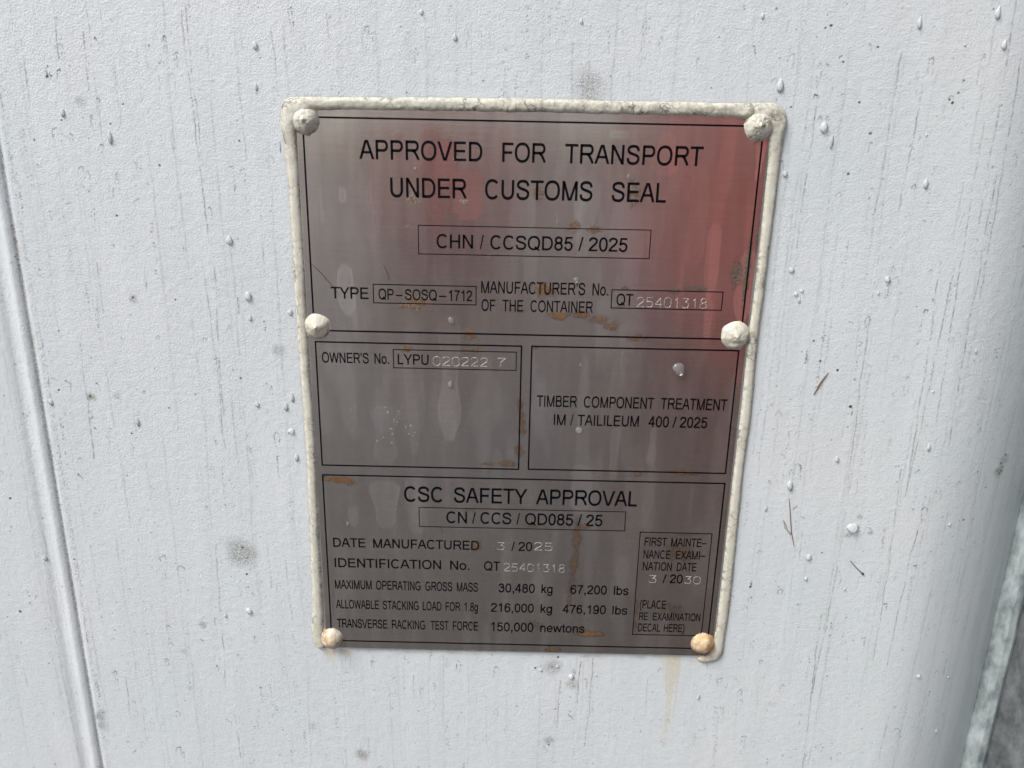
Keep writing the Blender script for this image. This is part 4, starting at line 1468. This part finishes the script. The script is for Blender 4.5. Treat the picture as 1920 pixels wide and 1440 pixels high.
LABEL = {'CHN': 'boxed approval number CHN / CCSQD85 / 2025', 'csc': 'printed heading CSC SAFETY APPROVAL'}
for name, words in LINES:
    vs, fs = [], []
    zb = sum(w_[3] for w_ in words) / len(words)
    x_m = (words[0][1] + words[-1][2]) / 2
    YL = min(surf_y(words[0][1], zb), surf_y(words[-1][2], zb), surf_y(x_m, zb)) - LIFT - 0.02
    for t, xa, xb, zz, cap in words:
        cap_ = sum(w_[4] for w_ in words) / len(words)
        smax = WIDE.get(name, 0.86)
        if t in ('kg', 'lbs', 'newtons'): smax = 1.0
        if t[0].isdigit() and name in ('mass', 'load', 'force') and len(t) > 4: smax = 0.92
        word(vs, fs, t, xa, xb, zb, cap_, smax)
    mesh_obj('lettering', vs, fs, M_PRINT, plate, False)

# ---- punched numbers: single-stroke digits in a wide machine hand
DIG = {'0': [[(.3, 0), (.75, 0), (1, .2), (1, .8), (.75, 1), (.3, 1), (.05, .8), (.05, .2), (.3, 0)]],
       '1': [[(.35, .78), (.62, 1), (.62, 0)]],
       '2': [[(.05, .78), (.2, .97), (.75, .98), (.95, .8), (.9, .58), (.3, .25), (.03, .02), (1, .02)]],
       '3': [[(.08, .98), (.92, .98), (.5, .6), (.82, .55), (.97, .32), (.8, .03), (.2, .02), (.03, .2)]],
       '4': [[(.78, 0), (.78, 1), (.03, .3), (1, .3)]],
       '5': [[(.92, .98), (.15, .98), (.1, .55), (.7, .6), (.97, .4), (.9, .1), (.7, .02), (.2, .02), (.03, .15)]],
       '7': [[(.03, .95), (1, .98), (.45, .5), (.38, 0)]],
       '8': [[(.5, .53), (.15, .65), (.15, .9), (.35, 1), (.7, 1), (.88, .88), (.85, .65), (.5, .53), (.1, .4), (.03, .15), (.25, 0), (.78, 0), (.97, .15), (.92, .4), (.5, .53)]]}
def stamped(t, xa, xb, zb, cap):
    vs, fs = [], []
    n = len(t); pitch = (xb - xa) / (n - 0.22) if n > 1 else (xb - xa); w = pitch * 0.78 if n > 1 else pitch
    lw = 0.40
    for i, ch in enumerate(t):
        wob = rng.normal(0, 0.12); sh = rng.normal(0, 0.02)
        for pl in DIG[ch]:
            pts = [(xa + pitch * i + w * p[0] + sh * p[1], zb + wob + cap * p[1]) for p in pl]
            dense = []
            for (ax, az), (bx, bz) in zip(pts, pts[1:]):
                m = max(2, int(math.hypot(bx - ax, bz - az) / 0.25))
                dense += [(ax + (bx - ax) * j / m, az + (bz - az) * j / m) for j in range(m)]
            dense.append(pts[-1])
            b = len(vs)
            for j, (x, z) in enumerate(dense):
                p0 = dense[max(0, j - 1)]; p1 = dense[min(len(dense) - 1, j + 1)]
                dx, dz = p1[0] - p0[0], p1[1] - p0[1]; L = math.hypot(dx, dz) or 1
                nx_, nz_ = -dz / L, dx / L
                hw = lw / 2 * rng.uniform(0.6, 1.25)
                y = surf_y(x, z)
                vs.append(W(x + nx_ * hw, y - 0.03, z + nz_ * hw)); vs.append(W(x, y - 0.16, z)); vs.append(W(x - nx_ * hw, y - 0.03, z - nz_ * hw))
            for j in range(len(dense) - 1):
                a = b + 3 * j
                fs += [(a, a + 1, a + 4, a + 3), (a + 1, a + 2, a + 5, a + 4)]
    return mesh_obj('punched_number', vs, fs, M_STAMP, plate, False)
for t, xa, xb, zb, cap in STAMPS: stamped(t, xa, xb, zb, cap)

# ---- fine scratches and hairs on the sheet
def ribbon(name, pts, w, mat, parent, y=None, taper=True):
    vs, fs = [], []
    for j, (x, z) in enumerate(pts):
        p0 = pts[max(0, j - 1)]; p1 = pts[min(len(pts) - 1, j + 1)]
        dx, dz = p1[0] - p0[0], p1[1] - p0[1]; L = math.hypot(dx, dz) or 1
        hw = w / 2 * (math.sin(math.pi * (j + 0.5) / len(pts)) if taper else 1)
        yy = surf_y(x, z) - 0.09 if y is None else y
        vs += [W(x - dz / L * hw, yy, z + dx / L * hw), W(x, yy - hw, z), W(x + dz / L * hw, yy, z - dx / L * hw)]
    for j in range(len(pts) - 1):
        a = 3 * j
        fs += [(a, a + 1, a + 4, a + 3), (a + 1, a + 2, a + 5, a + 4)]
    return mesh_obj(name, vs, fs, mat, parent)

ribbon('scratch', [tuple(p) for p in SCRATCH[0]], 0.22, M_PRINT, plate)
ribbon('scratch', [tuple(p) for p in SCRATCH[1]], 0.16, M_PRINT, plate)
ribbon('scratch', [tuple(p) for p in SCRATCH[2]], 0.16, M_STAMP, plate)
hair = ribbon('hair', [tuple(p) for p in SCRATCH[3]], 0.14, M_DARK, None, y=-1.3)
tag(hair, 'fine curled dark hair stuck below the CN box on the plate', 'hair')

# ---- sealant bead: swept dome with a wandering edge
o_ = np.array([[s[0], s[1]] for s in SEAL]); i_ = np.array([[s[2], s[3]] for s in SEAL])
c_ = (o_ + i_) / 2
dl = np.r_[0, np.cumsum(np.hypot(*np.diff(c_, axis=0).T))]
nn_ = int(dl[-1] / 0.5)
tt = np.linspace(0, dl[-1], nn_)
def sm(a):
    v = np.interp(tt, dl, a)
    k = np.ones(7) / 7
    return np.convolve(np.pad(v, 3, mode='edge'), k, 'valid')
OX, OZ, IX, IZ = sm(o_[:, 0]), sm(o_[:, 1]), sm(i_[:, 0]), sm(i_[:, 1])
wid = np.hypot(OX - IX, OZ - IZ)
M_ = 26
a = np.linspace(-0.05, 1.03, M_)
SX = OX[:, None] + (IX - OX)[:, None] * a; SZ = OZ[:, None] + (IZ - OZ)[:, None] * a
AA = np.broadcast_to(a, SX.shape)
dome = np.clip(1 - np.abs((AA - 0.5) / 0.6) ** 2.6, 0, 1) ** 0.55
top_part = sstep(120, 134, SZ)
hgt = (2.3 + 0.4 * top_part) * dome
hgt = hgt + dome * (0.40 * (fbm(SX, SZ, 14, 51, 3) - 0.5) + 0.15 * (fbm(SX, SZ, 2.6, 52, 3) - 0.5))
hgt = hgt + dome * top_part * 0.9 * (fbm(SX, SZ, 5, 53, 3) - 0.5)
# mounds where the bead wraps the corner rivets
for x, z, r, k in RIVETS:
    if k == 'a':
        hgt = hgt + 1.0 * dome * np.exp(-((SX - x) ** 2 + (SZ - z) ** 2) / (2 * 7.0 ** 2))
# edges wander
wob = 0.45 * (fbm(tt[:, None] * np.ones(M_), np.zeros((len(tt), M_)), 5, 54, 4) - 0.5)
wob2 = (0.25 + 0.75 * top_part) * 0.9 * (fbm(tt[:, None] * np.ones(M_), np.zeros((len(tt), M_)) + 9, 4, 55, 4) - 0.5)
nx_ = (IX - OX) / wid; nz_ = (IZ - OZ) / wid
shift = wob * (1 - AA) + wob2 * AA
SX = SX + nx_[:, None] * shift; SZ = SZ + nz_[:, None] * shift
SY = 0.6 - hgt
endf = np.minimum(sstep(0, 2.5, tt), sstep(dl[-1], dl[-1] - 3, tt))[:, None]
SY = SY * endf + (0.6 - 0.2) * (1 - endf) * 0 + 0.4 * (1 - endf)
sd_dirt_shade = np.clip(0.18 + 0.42 * top_part + 0.8 * np.exp(-((AA - 0.0) / 0.16) ** 2) + 0.9 * np.exp(-((AA - 1.0) / 0.13) ** 2) + 0.6 * sstep(0.5, 0.75, fbm(SX, SZ, 16, 66, 3)), 0, 1)  # rim terms: dirty edges with contact shade painted in
redge = 0.65 * sstep(-118, -132, SZ) * sstep(0.5, 1.0, AA) + 0.5 * np.exp(-((SX - 104) / 6) ** 2) * sstep(0.9, 1.02, AA) * np.exp(-((SZ - 75) / 22) ** 2)
redge = np.clip(redge, 0, 1)
grid_obj('sealant_bead', np.stack([SX * MM, SY * MM, SZ * MM + PLATE_Z], -1)[:, ::-1], M_SEAL, plate, {'dirt_shade': sd_dirt_shade[:, ::-1].copy(), 'rustedge': redge[:, ::-1].copy()})

# ---- rivets: sealant-daubed domes with a nipple in the middle
for idx, (x, z, r, k) in enumerate(RIVETS):
    nr_, na = 34, 64
    r = r * 1.09
    rr = np.linspace(0, 1, nr_); th = np.linspace(0, 2 * math.pi, na + 1)
    RR, TT = np.meshgrid(rr, th, indexing='ij')
    pw = {'a': 1.5, 'b': 1.45, 'c': 2.0, 'd': 1.9}[k]
    H = {'a': 5.2, 'b': 4.8, 'c': 5.2, 'd': 5.0}[k]
    prof = np.maximum(np.clip(1 - (RR / 0.88) ** pw, 0, 1) ** 0.62, 0.16 * np.clip(1 - RR ** 10, 0, 1) ** 0.5)
    prof = prof * (0.86 if k in 'ab' else 0.97) + (0.14 if k in 'ab' else 0.03) * np.exp(-(RR / 0.12) ** 2)
    out = r * (1 + 0.05 * (vnoise(np.cos(TT) * 2 + idx * 5, np.sin(TT) * 2, 1.0, 80 + idx) - 0.5))
    gx = x + RR * out * np.cos(TT); gz = z + RR * out * np.sin(TT)
    ns = 0.8 * (fbm(gx, gz, 3.0, 90 + idx, 4) - 0.5) * np.clip(1.25 - RR, 0, 1)
    swirl = 0.55 * (fbm(gx, gz, 2.0, 70 + idx, 3) - 0.5) * sstep(1, 0.85, RR)
    if idx == 3:        # this one carries a lopsided smear
        swirl = swirl + 0.5 * np.exp(-((gx - x - 1.5) ** 2 + (gz - z + 1.8) ** 2 * 2.5) / 4) - 0.45 * np.exp(-((gx - x) ** 2 + (gz - z + 3.2) ** 2 * 3) / 4)
    gy = -0.3 - H * prof - ns - swirl
    gy[-1, :] = 0.2
    ed = np.clip(sstep(0.62, 1.0, RR) * (0.8 - 0.8 * np.sin(TT)), 0, 1)  # underside shade painted on the lower rim, over the dirty ring
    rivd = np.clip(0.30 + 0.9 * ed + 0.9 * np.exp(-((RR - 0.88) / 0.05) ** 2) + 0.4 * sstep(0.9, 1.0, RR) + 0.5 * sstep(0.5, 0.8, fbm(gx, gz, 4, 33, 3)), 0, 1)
    re_ = {'a': 0.25, 'b': 0.15, 'c': 0.9, 'd': 1.0}[k] * np.clip(sstep(0.66, 1.0, RR) * (0.5 - np.sin(TT) * 0.6 - np.cos(TT) * 0.3), 0, 1)
    o = grid_obj('rivet', np.stack([gx * MM, gy * MM, gz * MM + PLATE_Z], -1), M_RIV[k], plate, {'dirt_shade': rivd, 'rustedge': re_})
    if k == 'd': o['label'] = 'rust stained orange rivet'
    if k == 'c': o['label'] = 'pale rivet with rust at its foot'

# ---------------------------------------------------------------- water drops
def drop_mesh(w, h, seed, mat):
    r_ = np.random.default_rng(seed)
    nr_, na = 16, 40
    rr = np.linspace(0, 1, nr_); th = np.linspace(0, 2 * math.pi, na, endpoint=False)
    vs = []; fs = []
    elong = h / w
    ph = r_.uniform(0, 6.28, 3)
    def outl(t):
        s, c = math.sin(t), math.cos(t)
        wid_ = w * (1.0 - 0.42 * max(0, s) ** 1.2 * min(1, max(0, elong - 1.0)))
        k = 1 + 0.07 * math.sin(2 * t + ph[0]) + 0.05 * math.sin(3 * t + ph[1])
        return wid_ * c * k, h * s * k
    Hh = min(w, h) * 0.75
    vs.append((0, -Hh * 0.96 - 0.02, -0.15 * h))
    for r in rr[1:]:
        for t in th:
            ox, oz = outl(t)
            cz = -0.15 * h * (1 - r)
            hh = Hh * math.sqrt(max(0, 1 - r * r)) * (1 - 0.22 * math.sin(t) * r)
            vs.append((ox * r, -hh + (0.3 if r == rr[-1] else 0), oz * r + cz))
    for j in range(na): fs.append((0, 1 + (j + 1) % na, 1 + j))
    for i in range(nr_ - 2):
        for j in range(na):
            a_ = 1 + i * na + j; b_ = 1 + i * na + (j + 1) % na
            fs.append((a_, b_, b_ + na, a_ + na))
    me = bpy.data.meshes.new('water_drop')
    me.from_pydata([(v[0] * MM, v[1] * MM, v[2] * MM) for v in vs], [], [f[::-1] for f in fs])
    me.polygons.foreach_set('use_smooth', [True] * len(me.polygons))
    me.materials.append(mat); me.update()
    return me

def shape_word(w, h):
    size = 'big' if w * h > 4.0 else 'small' if w * h < 0.75 else 'medium'
    e = h / w
    form = 'long' if e > 2.3 else 'oval' if e > 1.35 else 'round'
    return size + ' ' + form

ORD = ['first', 'second', 'third', 'fourth', 'fifth', 'sixth', 'seventh', 'eighth', 'ninth', 'tenth', 'eleventh', 'twelfth', 'thirteenth', 'fourteenth', 'fifteenth', 'sixteenth', 'seventeenth', 'eighteenth', 'nineteenth', 'twentieth', 'twenty-first', 'twenty-second']
def zone(x, z):
    if x < -175: return 'near the left seam'
    if x < -104: return 'on white paint left of the plate'
    if z > 136: return 'on white paint above the plate'
    if z < -136 and x < 104: return 'on white paint below the plate'
    if x < 150 and z > 0: return 'right of the plate, upper half'
    if x < 150: return 'right of the plate, lower half'
    if z > 0: return 'at far right, upper half'
    return 'at far right, lower half'
zones = {}
for dr_ in DROPS: zones.setdefault(zone(dr_[0], dr_[1]), []).append(dr_)
for zn, lst in zones.items():
    lst.sort(key=lambda q: -q[1])
    for i, (x, z, w, h) in enumerate(lst):
        if abs(x) < 103 and abs(z) < 135: continue
        o = bpy.data.objects.new('water_drop', drop_mesh(w, h, int(abs(x * 13 + z * 7)) + 1, M_WATER))
        yy = float(wall_depth(np.array([x]), np.array([z]))[0])
        o.location = W(x, yy, z)
        link(o)
        which = ORD[i] + ' from the top' if len(lst) > 1 else 'the only one'
        tag(o, '%s water drop %s, %s' % (shape_word(w, h), zn, which), 'water drop', 'rain drops on the white wall')

PL = ['large torn water drop on the steel plate above TREATMENT', 'faint water drop in the empty left frame, right of its middle',
      'water drop just below TAILILEUM on the steel plate', 'flat water drop between the type box and the long printed line',
      'long bead in the cluster of beads in the left frame', 'bead in the cluster in the left frame, at its upper left', 'bead in the cluster in the left frame, at its upper right']
for i, (x, z, w, h) in enumerate(PLATE_DROPS):
    o = bpy.data.objects.new('water_drop', drop_mesh(w, h, i + 500, M_CLEAR))
    o.location = W(x, surf_y(x, z), z)
    link(o)
    if i < 4: lab = PL[i]
    elif i == 10: lab = 'small bead on the plate above the T of TRANSPORT, right side'
    elif i == 11: lab = 'small bead inside the right frame, near its top left'
    elif i == 12: lab = 'small bead on the plate just left of UNDER'
    elif i == 13: lab = 'small drop low on the plate, left of CN / CCS'
    elif i == 14: lab = 'round bead on the plate above the word CONTAINER'
    else: lab = 'tiny clear water bead in the cluster inside the left frame'
    tag(o, lab, 'water drop', 'tiny beads clustered in the left frame' if lab.startswith('tiny') else 'rain drops on the steel plate')

# ---------------------------------------------------------------- plant debris stuck to the wet paint
def tube(pts, rad, name, mat, parent=None):
    vs, fs = [], []
    k = 8
    for j, (x, y, z) in enumerate(pts):
        p0 = Vector(pts[max(0, j - 1)]); p1 = Vector(pts[min(len(pts) - 1, j + 1)])
        d = (p1 - p0).normalized(); u = d.cross(Vector((0, 1, 0))).normalized(); v = d.cross(u)
        for q in range(k):
            a_ = 2 * math.pi * q / k
            p = Vector((x, y, z)) + (u * math.cos(a_) + v * math.sin(a_)) * rad[j]
            vs.append(W(*p))
    for j in range(len(pts) - 1):
        for q in range(k):
            a_ = j * k + q; b_ = j * k + (q + 1) % k
            fs.append((a_, b_, b_ + k, a_ + k))
    fs.append(tuple(range(k))[::-1]); fs.append(tuple((len(pts) - 1) * k + q for q in range(k)))
    return mesh_obj(name, vs, fs, mat, parent)

def curve_pts(p, n=14, y=-0.35):
    p = np.array(p, float); t = np.linspace(0, len(p) - 1, n)
    return [(float(np.interp(s, range(len(p)), p[:, 0])), y, float(np.interp(s, range(len(p)), p[:, 1]))) for s in t]
pts = curve_pts(DEBRIS['needle'])
o = tube(pts, [0.08 + 0.26 * math.sin(math.pi * (j + 0.5) / 14) ** 1.2 for j in range(14)], 'dry_needle', M_TWIG)
tag(o, 'thin brown dry needle stuck slanting to the white wall right of plate', 'plant debris')
pts = curve_pts(DEBRIS['pin'])
o = tube(pts, [0.16 + 0.06 * (j / 13) + (0.36 if j >= 12 else 0) for j in range(14)], 'dry_stalk', M_DARK)
tag(o, 'short black stalk with knob end stuck to the white wall at right', 'plant debris')
pts = curve_pts(DEBRIS['seed'], 18)
o = tube(pts, [0.10 + 0.18 * (j / 17) * (1 - j / 18) * 2 for j in range(18)], 'seed_stem', M_TWIG)
tag(o, 'feathery brown seed stem with fluff hanging on the white wall at right', 'plant debris')
for k_ in range(6):
    pf = [(p[0] + rng.normal(0, 0.35), p[1] + rng.normal(0, 0.3)) for p in DEBRIS['fluff']]
    pf.append((DEBRIS['seed'][2][0] - 0.1, DEBRIS['seed'][2][1] - 2.5))
    if k_ == 0: fl_v, fl_f = [], []
    p3 = curve_pts(pf, 10)
    b = len(fl_v)
    for j, (x, y, z) in enumerate(p3):
        fl_v += [W(x - 0.10, y + 0.1, z), W(x, y, z), W(x + 0.10, y + 0.1, z)]
    for j in range(9):
        a_ = b + 3 * j
        fl_f += [(a_, a_ + 1, a_ + 4, a_ + 3), (a_ + 1, a_ + 2, a_ + 5, a_ + 4)]
mesh_obj('fluff', fl_v, fl_f, M_PALE, o)
